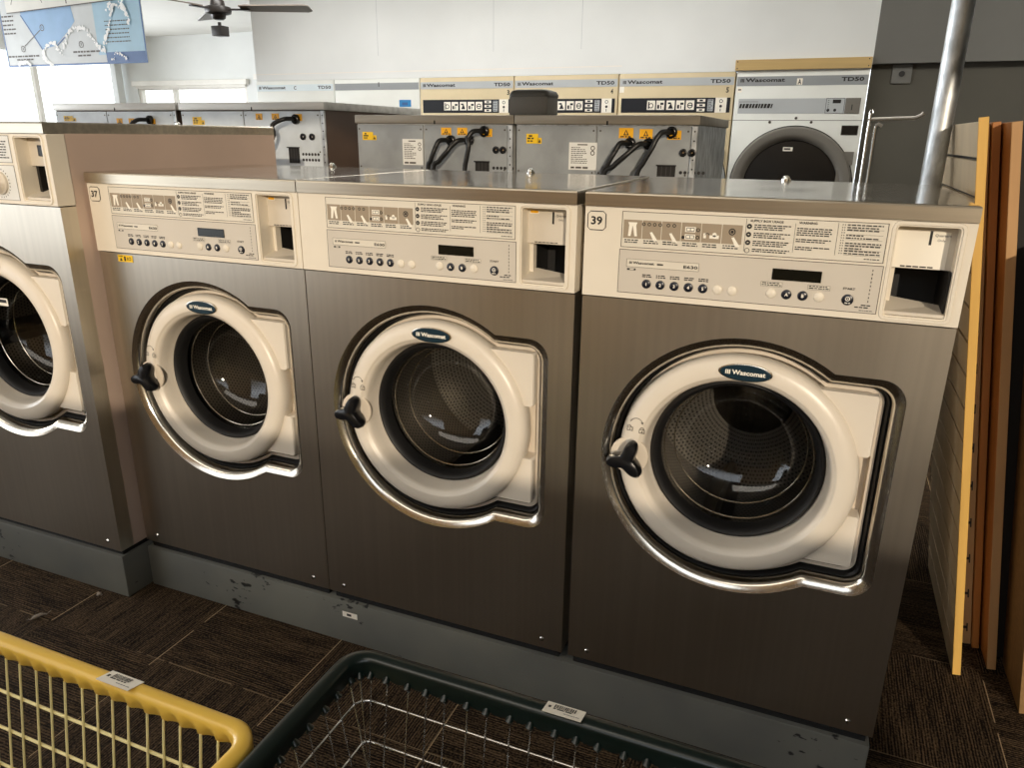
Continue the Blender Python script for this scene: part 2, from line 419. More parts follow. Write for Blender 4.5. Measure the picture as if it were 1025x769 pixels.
def make_washer(root, W, H, D, zc, gap, P, big=False):
    """front-loading washer; P holds the panel x-scale, door centre and door scale"""
    off = (0,0,gap)
    rng = random.Random(3)
    zl = H-.0266
    # cabinet
    mb = MB('beige_side' if big else 'cream_dull', off)
    y0 = .045
    for x in (0, W): mb.poly([(x,y0,0),(x,D,0),(x,D,zl),(x,y0,zl)])
    mb.poly([(0,D,0),(W,D,0),(W,D,zl),(0,D,zl)]); mb.poly([(0,y0,0),(W,y0,0),(W,D,0),(0,D,0)])
    mb.m('black_gap').box(.01,W-.01,.012,D-.02,-gap,0)
    mb.build('cabinet', root, 0)
    # steel front
    dx, dz, s = P['dx'], P['dz'], P['s']
    R, xr, hh = .273*s, dx+.279*s, .224*s
    ol = lambda o: door_outline(dx, dz, R, xr, hh, o*s, .045*s)
    mb = MB('brushed_steel', off)
    mb.plate([(0,0),(W,0),(W,zc),(0,zc)], [ol(0)], 0, .045, 0)
    mb.build('front_panel', root, 20)
    for sx in (.046, W-.05):
        MB('chrome', off).lathe(sx, .024, [(0,-.003),(.004,-.0025),(.006,0)], 10).build('screw', root, 40)
    # recess
    mb = MB('bright_steel', off)
    Y = lambda o, y: [(x,y,z) for x,z in ol(o)]
    mb.loft([Y(0,0), Y(.004,.0012), Y(.0135,.0056), Y(.0185,.0105), Y(.0203,.018), Y(.021,.046)])
    mb.build('recess_rim', root, 50)
    mb = MB('black_rubber', off)
    mb.loft([Y(.0205,.036), Y(.0235,.031), Y(.027,.035), Y(.029,.064)])
    mb.build('recess_gasket', root, 40)
    rc = lambda r: [(dx-.006*s+r*s*math.cos(2*PI*i/48), dz+.001+r*s*math.sin(2*PI*i/48)) for i in range(48)]
    mb = MB('back_cream', off)
    mb.plate(ol(.0288), [rc(.205)], .062, 0, 0)
    mb.loft([Y(.0288,.062), Y(.031,.042), Y(.038,.042), Y(.040,.062)])
    mb.build('recess_plate', root, 30)
    # door
    cx, cz = dx-.006*s, dz+.001
    offb = off; off = (0, .016, gap)
    q = lambda L: [(r*s, y) for r, y in L]
    door = MB('ring_cream', off).lathe(cx, cz, q([(.226,.044),(.2325,.03),(.2335,.012),(.2315,.001),(.226,-.0055),(.218,-.0095),(.208,-.0118),(.1955,-.0122),(.1925,-.0115),(.1905,-.0085),(.1885,-.0075),(.184,-.004),(.1815,.002),(.1785,.018),(.174,.046),(.171,.052)]), 96).build('door', root, 50)
    for za, zb in ((.062,.184),(-.174,-.064)):
        mb = MB('ring_cream', off)
        lo, hi = sorted((za, zb), key=abs); aa = [math.asin(lo/.222)+(math.asin(hi/.222)-math.asin(lo/.222))*i/10 for i in range(11)]
        sg = 1
        inner = [(cx+.222*s*math.cos(a), cz+.222*s*math.sin(a)) for a in aa]
        xo = cx+.2455*s; c_ = .004
        pl = [(xo-c_, cz+lo*s), (xo, cz+lo*s+(c_ if hi > lo else -c_)), (xo, cz+hi*s-(c_ if hi > lo else -c_)), (xo-c_, cz+hi*s)] + inner[::-1]
        if hi < lo: pl = pl[::-1]
        g = lambda d, y: [(x-(d if x > xo-.02 else 0), y, z) for x, z in pl]
        mb.loft([g(0,.044), g(0,.010), g(.0025,.006)], True)
        mb.build('hinge_lug', door, 30)
    MB('black_rubber', off).lathe(cx, cz, q([(.1745,.044),(.172,.036),(.167,.034),(.162,.038),(.157,.050),(.156,.07)]), 72).build('window_seal', door, 50)
    MB('door_glass', off).lathe(cx, cz, q([(.158,.05),(.157,.075),(.153,.10),(.142,.128),(.119,.152),(.082,.168),(.04,.175),(0,.177)]), 72).build('door_glass', door, 60)
    mb = MB('bright_steel', off); mb.lathe(cx, cz, q([(.1535,.082),(.152,.084),(.1505,.082)]), 72); mb.lathe(cx, cz, q([(.1405,.130),(.139,.132),(.1375,.130)]), 72); mb.build('glass_glint', door, 0)  # thin bright rings standing in for highlight arcs on the glass
    # badge
    mb = MB('teal_badge', off)
    bz = cz+.2045*s; bx = cx+.006*s
    mb.lathe(bx, 0, [(0,0)], 8) if False else None
    el = lambda k, y: [(bx+.0485*s*k*math.cos(2*PI*i/40), y, bz+.0165*s*k*math.sin(2*PI*i/40)) for i in range(40)]
    mb.m('bright_steel').loft([el(1.03,-.008), el(1.03,-.0142), el(.97,-.0146)])
    mb.m('teal_badge').loft([el(.97,-.0146), el(.9,-.0152)], True)
    mb.m('white_card'); wash_logo(mb, bx-.037*s, bz-.0045*s, .0095*s, .074*s, -.0157)
    mb.build('badge', door, 0, label='dark teal oval badge with white lettering')
    # lock marks
    mb = MB('ink_soft', off); yk = -.0128
    kx, kz = cx-.196*s, cz+.06*s
    for i, ox in enumerate((-.013, .012)):
        a, b = kx+ox, kz-.003-.003*i
        mb.frame(a-.006, a+.006, b-.006, b+.003, .0012, yk)
        mb.ring(a-(.002 if i == 0 else 0), b+.003, .0032, .0044, yk, 10, 0, PI)
        mb.rect(a-.0008, a+.0008, b-.004, b-.0005, yk)
    mb.ring(kx, kz+.007, .0125, .0137, yk, 16, .35, PI-.35)
    mb.flat([(kx+.014,kz+.013),(kx+.0085,kz+.0115),(kx+.013,kz+.0075)], yk)
    mb.build('lock_symbol', door, 0)
    # three-lobed handle
    hx, hz = cx-.208*s, cz-.007*s
    mb = MB('black_plastic', off)
    def lobe(k, y, tw=0):
        out = []
        for i in range(60):
            a = 2*PI*i/60
            r = (.0262 + .0115*math.cos(3*(a-math.radians(72)))+.0015*math.cos(6*(a-math.radians(72))))*k*s
            out.append((hx+r*math.cos(a), y, hz+r*math.sin(a)))
        return out
    mb.loft([lobe(.62,.006), lobe(.66,-.012), lobe(1.05,-.018), lobe(1.14,-.026), lobe(1.1,-.04), lobe(.98,-.046), lobe(.6,-.049)], True)
    mb.build('handle', door, 40)
    MB('back_cream', off).lathe(hx, hz, [(.041*s,-.005),(.040*s,-.0085),(.036*s,-.0095),(0,-.0096)], 32).build('handle_plate', door, 40)
    # drum
    off = offb
    mb = MB('dark_inside', off)
    mb.lathe(cx, cz, q([(.205,.063),(.2,.115),(.176,.12)]), 48)
    mb.m('perforated_steel').lathe(cx, cz, q([(.176,.12),(.235,.13),(.25,.15),(.25,.47)]), 72)
    mb.m('perforated_steel').lathe(cx, cz, q([(.25,.47),(.10,.485)]), 72)
    mb.m('drum_steel').lathe(cx, cz, q([(.10,.485),(.09,.475),(.03,.465),(0,.462)]), 40)
    dr = mb.build('drum', root, 40)
    for k in range(3):
        mb = MB('drum_steel', off)
        a = math.radians(P.get('turn',20)+120*k); r_, t_ = .252*s, .04
        ca, sa = math.cos(a), math.sin(a)
        for (ya, yb) in ((.15,.46),):
            p = lambda r, t, y: (cx+r*ca-t*sa, y, cz+r*sa+t*ca)
            mb.hexa([p(r_,-t_,ya),p(r_,t_,ya),p(r_*.72,.006,ya+.01),p(r_*.72,-.006,ya+.01),p(r_,-t_,yb),p(r_,t_,yb),p(r_*.72,.006,yb),p(r_*.72,-.006,yb)])
        mb.build('drum_lifter', dr, 30)
    # control panel
    cm = 'cream'
    hx0, hx1, hz0, hz1 = W-.115, W-.022, zc+.0146, zl-.0104
    mb = MB(cm, off)
    mb.plate([(0,zc+.003),(W,zc+.003),(W,zl-.001),(0,zl-.001)], [rrect(hx0,hx1,hz0,hz1,.004,2)], -.004, .05, .13)
    mb.build('control_panel', root, 20)
    cp = root.children[-1]
    mb = MB(cm, off)      # moulded frame round the coin box
    mb.loft([[(x,y,z) for x,z in rrect(hx0-a,hx1+a,hz0-a,hz1+a,.004+a,3)] for a, y in ((.009,-.004),(.008,-.0065),(.003,-.0065),(.0015,-.003),(0,.01))])
    cb = mb.build('coin_box', cp, 40)
    zmid = hz0+.078 if not big else hz0+.083
    mb = MB('cream_dull', off)
    mb.box(hx0, hx1, .03, .125, zmid, hz1)
    if big:
        mb.m('black_plastic').box(hx0+.035,hx0+.06,.026,.031,hz1-.045,hz1-.018,.002)
    mb.build('coin_acceptor', cb, 0)
    mb = MB('ink', off)
    sx = hx0+.0545
    mb.rect(sx-.002, sx+.002, hz1-.033, hz1-.009, .0292)
    mb.build('coin_slot', cb, 0)
    mb = MB('dark_inside', off)
    mb.rect(hx0,hx1,hz0,zmid,.128); mb.box(hx1-.0035,hx1-.0005,.008,.128,hz0+.001,zmid); mb.m('cream' if not big else 'dark_inside').box(hx0+.0005,hx0+.009,.040,.058,hz0+.001,zmid); mb.m('dark_inside').box(hx0+.0005,hx0+.010,.058,.128,hz0+.001,zmid)
    mb.m('cream_dull').hexa([(hx0,.0,hz0+.001),(hx1,.0,hz0+.001),(hx1,.060,hz0+.001),(hx0,.060,hz0+.001),(hx0,.0,hz0+.007),(hx1,.0,hz0+.007),(hx1,.060,hz0+.012),(hx0,.060,hz0+.024)])
    mb.build('coin_tray', cb, 0)
    # instruction label + key panel share x extents
    if not big:
        mb = MB('label_cream', off); y1, y2, y3 = -.0045, -.0050, -.0055
        lx0, lx1, lz0, lz1 = .0735, .531, .9695, 1.0370
        mb.rect(lx0,lx1,lz0,lz1,y1); mb.m('ink_soft').frame(lx0,lx1,lz0,lz1,.0011,y2)
        tx = .0765; tw = .0366
        for k in range(6):
            a, b = tx+k*tw+.0007, tx+(k+1)*tw-.0007
            z0, z1 = .9870, 1.0215; c = (a+b)/2
            mb.m('tile_taupe').rect(a,b,z0,z1,y2); mb.m('white_card')
            if k == 0: icon_pants(mb, c, 1.004, .026, y3)
            elif k in (1,2):
                icon_hand(mb, c+.003, .997, .026, y3)
                mb.m('ink')
                for j in range(4 if k == 1 else 2):
                    ox = (-.0155+.0103*j) if k == 1 else (-.006+.011*j)
                    mb.ring(c+ox, 1.0145, .002, .0034, y3, 10)
            elif k == 3:
                for j in (0,1): mb.rect(c-.011,c+.008,.991+.0135*j,1.0005+.0135*j,y3)
                mb.m('ink')
                for j in (0,1):
                    mb.frame(c-.009,c+.006,.9925+.0135*j,.999+.0135*j,.001,y3-.0002)
                    mb.rect(c-.002,c-.001,.9925+.0135*j,.999+.0135*j,y3-.0002)
                    mb.ring(c+.0125, .9955+.0135*j, .002,.0035,y3-.0002,10)
                mb.disc(c-.014,.9945,.003,y3-.0002,10)
            elif k == 4:
                mb.rect(c-.003,c+.014,.995,1.001,y3); mb.rect(c-.014,c-.009,.995,1.004,y3); mb.disc(c+.006,1.002,.004,y3,10)
                mb.m('ink').ring(c-.007,1.0005,.003,.0042,y3-.0002,10,0,PI)
            else:
                icon_hand(mb, c+.006, .996, .026, y3)
                mb.m('ink').disc(c,1.009,.0062,y3,14); mb.m('tile_taupe').ring(c,1.009,.0028,.0042,y3-.0002,12)
            mb.m('ink'); mb.dashes(a+.003,b-.006,.9826,.0016,y2,rng); mb.dashes(a+.003,b-.004,.9785,.0016,y2,rng)
        mb.m('ink').text('SUPPLY BOX USAGE', .3075, 1.0285, .0042, y2, w=.056, bold=True)
        mb.rect(.3005,.3012,.976,1.034,y2)
        for k in range(4):
            z = 1.0205-.0143*k
            if k < 3: mb.disc(.3065,z,.0046,y2,14)
            else: mb.ring(.3065,z,.0036,.0046,y2,14)
            mb.m('label_cream').rect(.3050,.3080,z-.0007,z+.0007,y3).m('ink')
            for j in range(3 if k < 3 else 2): mb.dashes(.3150, .3790-.006*rng.random()*(3 if j else 1), z+.002-.0036*j, .0015, y2, rng)
        mb.text('WARNING', .389, 1.0290, .0042, y2, w=.030, bold=True)
        mb.rect(.3835,.3841,.979,1.030,y2)
        for z, n in ((1.0205,4),(1.0015,2),(.9880,2)):
            for j in range(n): mb.dashes(.3870, .4440-(.03*rng.random() if j == n-1 else 0), z-.0037*j, .0015, y2, rng)
        mb.rect(.4525,.4531,.979,1.034,y2)
        for k in range(12):
            z = 1.0305-.0044*k
            mb.rect(.459,.4604,z,z+.0018,y2); mb.rect(.4625,.4639,z,z+.0018,y2)
            if k not in (3,6): mb.dashes(.467, .524-(.03 if k in (4,9) else .006*rng.random()), z, .0016, y2, rng)
            if k%2: mb.rect(.467,.5245,z-.0018,z-.0014,y2)
        mb.dashes(.500,.524,.9745,.0012,y2,rng)
        mb.build('instruction_label', cp, 0)
        mb = MB('panel_gray', off)
        px0, px1, pz0, pz1 = .0725, .532, .8825, .9645
        mb.m('ink_soft').rect(px0-.0012,px1+.0012,pz0-.0012,pz1+.0012,-.0043)
        mb.m('panel_gray').rect(px0,px1,pz0,pz1,y1)
        mb.m('label_cream').rect(.087,.2245,.9325,.9480,y2)
        mb.m('ink_soft').frame(.087,.2245,.9325,.9480,.0006,y3)
        mb.m('ink'); wash_logo(mb, .0925, .9385, .0052, .048, y3); mb.dashes(.146,.160,.939,.0022,y3,rng)
        mb.text('E630', .196, .9365, .0062, y3, w=.026, bold=True)
        mb.rect(.0885,.1055,.9262,.9298,y2); mb.m('label_cream').dashes(.094,.1045,.9272,.0016,y3,rng); mb.m('ink')
        for k in range(5):
            x = .128+.0267*k
            mb.dashes(x-.009,x+.009,.9180,.0016,y2,rng); mb.dashes(x-.009,x+.009,.9145,.0016,y2,rng)
        for a in (.337, .417): mb.m('label_cream').rect(a,a+.037,.9160,.9245,y2).m('ink_soft').frame(a,a+.037,.9160,.9245,.0005,y3).m('ink').dashes(a+.002,a+.032,.9212,.0014,y3,rng); mb.dashes(a+.002,a+.035,.9178,.0014,y3,rng)
        mb.m('ink').text('START', .4845, .9205, .0040, y2, w=.020, align='c', bold=True)
        for k in range(9): mb.rect(.5165,.5180,.9555-.0068*k,.9585-.0068*k,y2)
        mb.dashes(.507,.522,.8945,.0016,y2,rng); mb.dashes(.497,.522,.8905,.0016,y2,rng); mb.dashes(.505,.527,.8855,.0009,y2,rng)
        kp = mb.build('key_panel', cp, 0)
        mb = MB('dark_display', off); mb.box(.3545,.4375,-.0062,-.0044,.9285,.9490,.0008,1); mb.build('display_screen', cp, 0)
        for k in range(7):
            x = .128+.0267*k
            mb = MB('navy_button' if k < 5 else 'cream', off)
            mb.lathe(x, .9015, [(.0088,-.0045),(.0086,-.0060),(.0074,-.0070),(0,-.0072)], 20)
            if k < 5: mb.m('white_card').text(str(k+1), x, .8985, .0062, -.0076, align='c', bold=True)
            mb.build('push_button', cp, 40)
        for x, t in ((.3565,None),(.383,'A'),(.4105,'B'),(.4375,None)):
            mb = MB('navy_button' if t else 'cream', off)
            mb.lathe(x, .9035, [(.0088,-.0045),(.0086,-.0060),(.0074,-.0070),(0,-.0072)], 20)
            if t: mb.m('white_card').text(t, x, .9005, .0062, -.0076, align='c', bold=True)
            mb.build('push_button', cp, 40)
        mb = MB('navy_button', off)
        mb.lathe(.4845, .9030, [(.0098,-.0045),(.0095,-.0060),(.008,-.0068),(0,-.007)], 24)
        mb.m('white_card').ring(.4845,.9050,.0028,.0040,-.0074,14); mb.disc(.4845,.9050,.0012,-.0074,8); mb.dashes(.4805,.4890,.8968,.0013,-.0074,rng)
        mb.build('start_button', cp, 40)
    else:
        x1 = W-.135
        mb = MB('paper_label', off)  # paler label and key panel: cool overexposure put into their colour
        mb.rect(.06,x1,zl-.072,zl-.006,-.0045); mb.m('ink_soft').frame(.06,x1,zl-.072,zl-.006,.0012,-.005)
        mb.m('ink')
        for k in range(9): mb.dashes(.40,.40+.18*rng.uniform(.6,1),zl-.018-.006*k,.002,-.005,rng)
        for k in range(7): mb.dashes(x1-.06,x1-.022*rng.random()-.01,zl-.022-.0065*k,.0022,-.005,rng)
        mb.build('instruction_label', cp, 0)
        mb = MB('panel_gray', off)
        mb.m('ink_soft').rect(.059,x1+.001,zc+.012,zl-.078,-.0043); mb.m('paper_label').rect(.06,x1-.0003,zc+.013,zl-.079,-.0047)
        kx, kz = x1-.062, (zc+zl)/2-.034
        mb.m('ink')
        for k in range(26):
            if k in (6,): continue
            a = 2*PI*k/26
            mb.flat([(kx+.034*math.cos(a-.03),kz+.034*math.sin(a-.03)),(kx+.034*math.cos(a+.03),kz+.034*math.sin(a+.03)),(kx+.038*math.cos(a+.03),kz+.038*math.sin(a+.03)),(kx+.038*math.cos(a-.03),kz+.038*math.sin(a-.03))], -.0052)
        mb.build('key_panel', cp, 0)
        mb = MB('cream_dull', off)
        mb.lathe(kx, kz, [(.03,-.0047),(.029,-.010),(.024,-.012),(.018,-.022),(0,-.023)], 28)
        mb.m('ink').rect(kx-.0012,kx+.0012,kz,kz+.016,-.0234)
        mb.build('program_dial', cp, 40)
    # lid
    mb = MB('lid_edge_steel', off)
    xa = 0 if not big else 0
    mb.plate([(0,zl),(W,zl),(W,H-.004),(0,H-.004)], [], -.009, 0)
    mb.poly([(0,-.009,zl),(W,-.009,zl),(W,.0,zl),(0,.0,zl)])
    sm = 'beige_side' if False else 'lid_edge_steel'
    for x in (0, W): mb.m(sm).poly([(x,-.009,zl),(x,D,zl),(x,D,H-.004),(x,-.009,H-.004)])
    mb.poly([(0,D,zl),(W,D,zl),(W,D,H-.004),(0,D,H-.004)])
    e = .004
    mb.m('lid_edge_steel').loft([[(0,-.009,H-.004),(W,-.009,H-.004),(W,D,H-.004),(0,D,H-.004)], [(e*.3,-.009+e*.3,H-.0012),(W-e*.3,-.009+e*.3,H-.0012),(W-e*.3,D-e*.3,H-.0012),(e*.3,D-e*.3,H-.0012)], [(e,-.009+e,H),(W-e,-.009+e,H),(W-e,D-e,H),(e,D-e,H)]])
    mb.m('lid_steel').poly([(e,-.009+e,H),(W-e,-.009+e,H),(W-e,D-e,H),(e,D-e,H)])
    lid = mb.build('lid', root, 30)
    mb = MB('chrome', (0,0,gap+H))
    bx = W*.50
    mb.tube([(bx,D-.03,0),(bx,D-.03,.005)], .012, 14)
    mb.tube([(bx,D-.03,.005),(bx,D-.03,.010),(bx,D-.03,.013)], [.009,.008,.003], 12)
    mb.build('lid_bolt', lid, 40)

GW = 'front loading washers in the near row'
WW, WH, WD = .66, 1.071, .63
PS = dict(dx=.328, dz=.540, s=1.0, turn=20)
zpl = .134
w2 = thing('washing_machine', 'stainless steel front loading washer without a number sticker, between the two numbered ones', 'washing machine', (.6626,0,zpl), 0, GW)
make_washer(w2, WW, WH, WD, .8674, .024, PS)
w1 = copy_tree(w2); w1.location = (0,0,zpl)
w1['label'] = 'stainless steel front loading washer with the 37 sticker and a yellow warning sticker'
w3 = copy_tree(w2); w3.location = (1.3389,0,zpl)
w3['label'] = 'stainless steel front loading washer with the 39 sticker beside the leaning boards'

def number_sticker(root, num):
    cp = [c for c in root.children if c.name.startswith('control_panel')][0]
    mb = MB('cream', (0,0,.024))
    x0,x1,z0,z1 = .005,.0425,.9980,1.0350; c = .006
    o = lambda k: [(x0+c,z0+k),(x1-c,z0+k),(x1-k,z0+c),(x1-k,z1-c),(x1-c,z1-k),(x0+c,z1-k),(x0+k,z1-c),(x0+k,z0+c)]
    mb.m('ink').flat(o(0), -.0048); mb.m('cream').flat(o(.0018), -.0053)
    mb.m('ink').text(num, (x0+x1)/2, 1.0085, .0165, -.0058, w=.0225, align='c', bold=True)
    mb.build('number_sticker', cp, 0, label='cream sticker with cut corners reading '+num)
number_sticker(w1, '37'); number_sticker(w3, '39')
mb = MB('yellow_sticker', (0,0,.024)); rng = random.Random(1)
mb.rect(.066,.118,.8455,.8635,-.0008)
mb.m('ink').flat([(.072,.848),(.082,.848),(.077,.857)], -.0012); mb.rect(.088,.094,.848,.860,-.0012); mb.rect(.099,.102,.850,.858,-.0012); mb.ring(.108,.8545,.003,.0045,-.0012,10)
mb.dashes(.069,.086,.8590,.0018,-.0012,rng)
mb.build('warning_sticker', w1, 0, label='small yellow warning sticker')
# white card in the coin box of the right-hand machine, scrap labels in the others
def coin_card(root, full):
    def find(o, n):
        for c in o.children:
            if c.name.startswith(n): return c
            r = find(c, n)
            if r: return r
    cb = find(root, 'coin_box'); rng = random.Random(5); off = (0,0,.024)
    mb = MB('white_card', off)
    if full:
        mb.rect(.546,.6285,.9610,1.0235,.0296)
        mb.m('ink').dashes(.560,.612,.9622,.0018,.0293,rng)
    else:
        mb.rect(.549,.568,1.020,1.0275,.0296); mb.m('orange_sticker').dashes(.550,.567,1.0215,.004,.0293,rng)
        mb.m('ink').dashes(.560,.610,.9622,.0014,.0293,rng)
    mb.m('ink').text('Quarters', .6055, 1.0150, .0050, .0293, w=.024); mb.text('Only', .6100, 1.0065, .0050, .0293, w=.012)
    mb.build('coin_card', cb, 0)
coin_card(w3, True); coin_card(w1, False); coin_card(w2, False)
for c in (w1, w2, w3):
    pass

wb = thing('washing_machine', 'taller front loading washer with beige side panel and round dial at the left end', 'washing machine', (-.80,-.0824,.1395), 0, None)
make_washer(wb, .79, 1.19, .835, .9865, .0185, dict(dx=.79-.335, dz=.600, s=1.05, turn=70), True)
mb = MB('white_card', (0,0,.0185)); rng = random.Random(2)
mb.rect(.395,.437,.690,.712,.052)
mb.m('ink').dashes(.40,.432,.699,.007,.0515,rng)
gl = [c for c in wb.children if c.name.startswith('door')][0]
mb.build('barcode_sticker', gl, 0, label='small white barcode sticker on the door glass')

# ------------------------------------------------------------------ plinths
def plinth(name, x0,x1,y0,y1,h, bev=.006):
    return MB('plinth_paint').box(x0,x1,y0,y1,0,h,bev).build(name, None, 40, kind='structure')
p1 = plinth('trim_1', -.006, 1.998, .0, .64, zpl)
p2 = plinth('trim_2', -1.6, -.0125, -.0824, .75, .1395)
MB('wall_dark').box(1.945,1.965,.66,1.18,0,1.16).build('light_blocker', None, 0, kind='structure')  # added panel closing the aisle end, keeps light off the leaning board
mb = MB('white_card'); rng = random.Random(4)
mb.rect(.698,.745,.0835,.1005,-.0006)
mb.m('ink').dashes(.712,.738,.0885,.0055,-.0010,rng)
mb.build('barcode_sticker', p1, 0, label='white barcode sticker on the grey plinth')

# ------------------------------------------------------------------ rear row of washers, seen from behind
def rear_washer(label, x0, y0, zb, W, H, D, spl, stick, paper, warn, hoses, conn, vent, side, group, lipm='zinc_lip'):
    root = thing('washing_machine', label, 'washing machine', (x0,y0,zb), 0, group)
    zl = H-.031; rng = random.Random(int(W*1000)+int(x0*100))
    mb = MB(side)
    mb.box(.004,W-.004,.006,D-.01,0,zl)
    mb.build('cabinet', root, 0)
    mb = MB(lipm)
    mb.box(-.002,W+.002,-.006,D,zl,H,.004)
    mb.m('black_gap').rect(W*.52,W*.52+.006,zl-.001,zl+.012,-.0066)
    mb.build('lid', root, 30)
    for a, b in ((0.006, spl-.002), (spl+.002, W-.024)):
        mb = MB('zinc_panel' if lipm == 'dull_lip' else 'zinc_window_lit'); mb.box(a,b,-.002,.004,.10,zl-.004,.0015,1)
        for sx, sz in ((a+.01,zl-.02),(b-.01,zl-.02),(a+.01,zl-.16),(b-.01,zl-.16)): mb.m('ink_soft').disc(sx,sz,.0035,-.0025,8)
        mb.build('back_panel', root, 0)
    mb = MB('galvanised'); mb.box(W-.022,W-.002,-.004,.006,.05,zl-.002,.002,1); mb.m('ink')
    for k in range(9): mb.disc(W-.012, zl-.02-.03*k, .003, -.0045, 8)
    mb.build('corner_post', root, 0)
    for n, (x, z, w, h) in enumerate(warn + ([stick] if stick else [])):
        mb = MB('orange_sticker' if n < len(warn) else 'yellow_sticker')
        mb.rect(x,x+w,z-h,z,-.0032)
        mb.m('ink')
        if n < len(warn): mb.flat([(x+w*.3,z-h*.72),(x+w*.7,z-h*.72),(x+w*.5,z-h*.15)], -.0036); mb.m('orange_sticker').flat([(x+w*.42,z-h*.62),(x+w*.58,z-h*.62),(x+w*.5,z-h*.3)], -.004); mb.m('ink').dashes(x+w*.1,x+w*.9,z-h*.92,h*.1,-.0036,rng)
        else:
            mb.dashes(x+w*.1,x+w*.62,z-h*.55,h*.13,-.0036,rng); mb.dashes(x+w*.1,x+w*.55,z-h*.8,h*.1,-.0036,rng); mb.dashes(x+w*.2,x+w*.5,z-h*.3,h*.13,-.0036,rng)
            mb.m('yellow_sticker').rect(x+w*.96,x+w*1.3,z-h,z-h*.4,-.0032); mb.m('ink').flat([(x+w*1.02,z-h*.9),(x+w*1.24,z-h*.9),(x+w*1.13,z-h*.5)], -.0036)
        mb.build('warning_sticker', root, 0)
    if paper:
        x, z, w, h = paper
        mb = MB('paper_label'); mb.rect(x,x+w,z-h,z,-.0032); mb.m('ink_soft')
        for k in range(9): mb.dashes(x+w*.08,x+w*rng.uniform(.4,.7),z-h*(.2+.07*k),h*.022,-.0036,rng)
        mb.rect(x+w*.3,x+w*.66,z-h*.1,z-h*.06,-.0036); mb.ring(x+w*.85,z-h*.2,w*.05,w*.08,-.0036,10); mb.ring(x+w*.85,z-h*.38,w*.05,w*.08,-.0036,10)
        mb.dashes(x+w*.08,x+w*.7,z-h*.95,h*.05,-.0036,rng)
        mb.build('rating_label', root, 0)
    for (x, z, dxx, drop, bow) in hoses:
        pts = [Vector((x+.022,-.001,z+.002)), Vector((x+.012,-.03,z+.003)), Vector((x-.002,-.055,z)), Vector((x-.02*bow,-.066,z-.022)), Vector((x+dxx*.35,-.072,z-drop*.3)), Vector((x+dxx*.7,-.072,z-drop*.6)), Vector((x+dxx,-.068,z-drop)), Vector((x+dxx*1.05,-.06,z-drop-.3))]
        fine = []
        for i in range(len(pts)-1):
            p0, p1_, p2_, p3 = pts[max(i-1,0)], pts[i], pts[i+1], pts[min(i+2,len(pts)-1)]
            for t in (0,.25,.5,.75):
                fine.append(.5*((2*p1_)+(p2_-p0)*t+(2*p0-5*p1_+4*p2_-p3)*t*t+(3*p1_-p0-3*p2_+p3)*t**3))
        fine.append(pts[-1])
        hz = MB('hose_black').tube(fine, .0088, 10).build('hose', root, 60)
        mb = MB('black_plastic'); mb.lathe(x+.022, z+.002, [(.019,-.002),(.019,-.012),(.015,-.016),(.012,-.017)], 16); mb.build('hose_collar', hz, 40)
    for x, z in conn:
        mb = MB('black_plastic'); mb.lathe(x, z, [(.013,-.002),(.013,-.008),(.009,-.009),(.008,-.004),(0,-.004)], 16); mb.m('chrome').disc(x,z,.003,-.0045,8); mb.build('round_socket', root, 40)
    if vent:
        x, z, w, h = vent
        mb = MB('vent_dark'); mb.rect(x,x+w,z-h,z,-.0028); mb.m('ink').box(x-.002,x+w+.002,-.012,-.002,z,z+.004)
        mb.m('gray_rubber')
        for k in range(1,4): mb.rect(x+w*k/4-.001,x+w*k/4+.001,z-h,z,-.0032)
        mb.m('ink')
        for r_ in range(2):
            for k in range(6): mb.disc(x+w+.018+.015*k, z-h*.4-.022*r_, .0058, -.0028, 10)
        mb.build('vent_opening', root, 0)
    return root
GR = 'washers of the far row seen from behind'
def rel(x0, zb, lst): return lst
# right-hand pair: x is measured along the back, z from the machine's base
ZR = .300; HR = 1.24+.158-ZR
zz = lambda z, zb: z+FL-zb
rear_washer('grey backed washer of the far row in front of cream dryer 5', .70, 1.2, ZR, .652, HR, .74, .306,
    (.045, zz(1.177,ZR), .045, .033), (.207, zz(1.150,ZR), .102, .092), [(.384,zz(1.199,ZR),.050,.033),(.455,zz(1.196,ZR),.045,.032),(.550,zz(1.192,ZR),.046,.029)],
    [(.404,zz(1.148,ZR),-.055,.12,.6),(.467,zz(1.146,ZR),-.115,.12,1.3),(.542,zz(1.184,ZR),-.075,.16,.8)], [(.607,zz(1.122,ZR)),(.636,zz(1.122,ZR))], (.523,zz(1.078,ZR),.062,.05), 'galvanised', GR, 'dull_lip')
rear_washer('grey backed washer of the far row with three black hoses, under the little grey hood', .026, 1.2, ZR, .668, HR, .74, .301,
    (.030, zz(1.178,ZR), .048, .030), (.208, zz(1.154,ZR), .088, .095), [(.376,zz(1.196,ZR),.042,.026),(.443,zz(1.196,ZR),.041,.026),(.541,zz(1.193,ZR),.044,.028)],
    [(.396,zz(1.149,ZR),-.045,.12,.6),(.471,zz(1.150,ZR),-.10,.12,1.3),(.533,zz(1.182,ZR),-.03,.16,.8)], [(.601,zz(1.120,ZR)),(.629,zz(1.120,ZR))], (.516,zz(1.076,ZR),.057,.05), 'zinc_lip', GR, 'dull_lip')
ZL = .24; HL = 1.290+.158-ZL
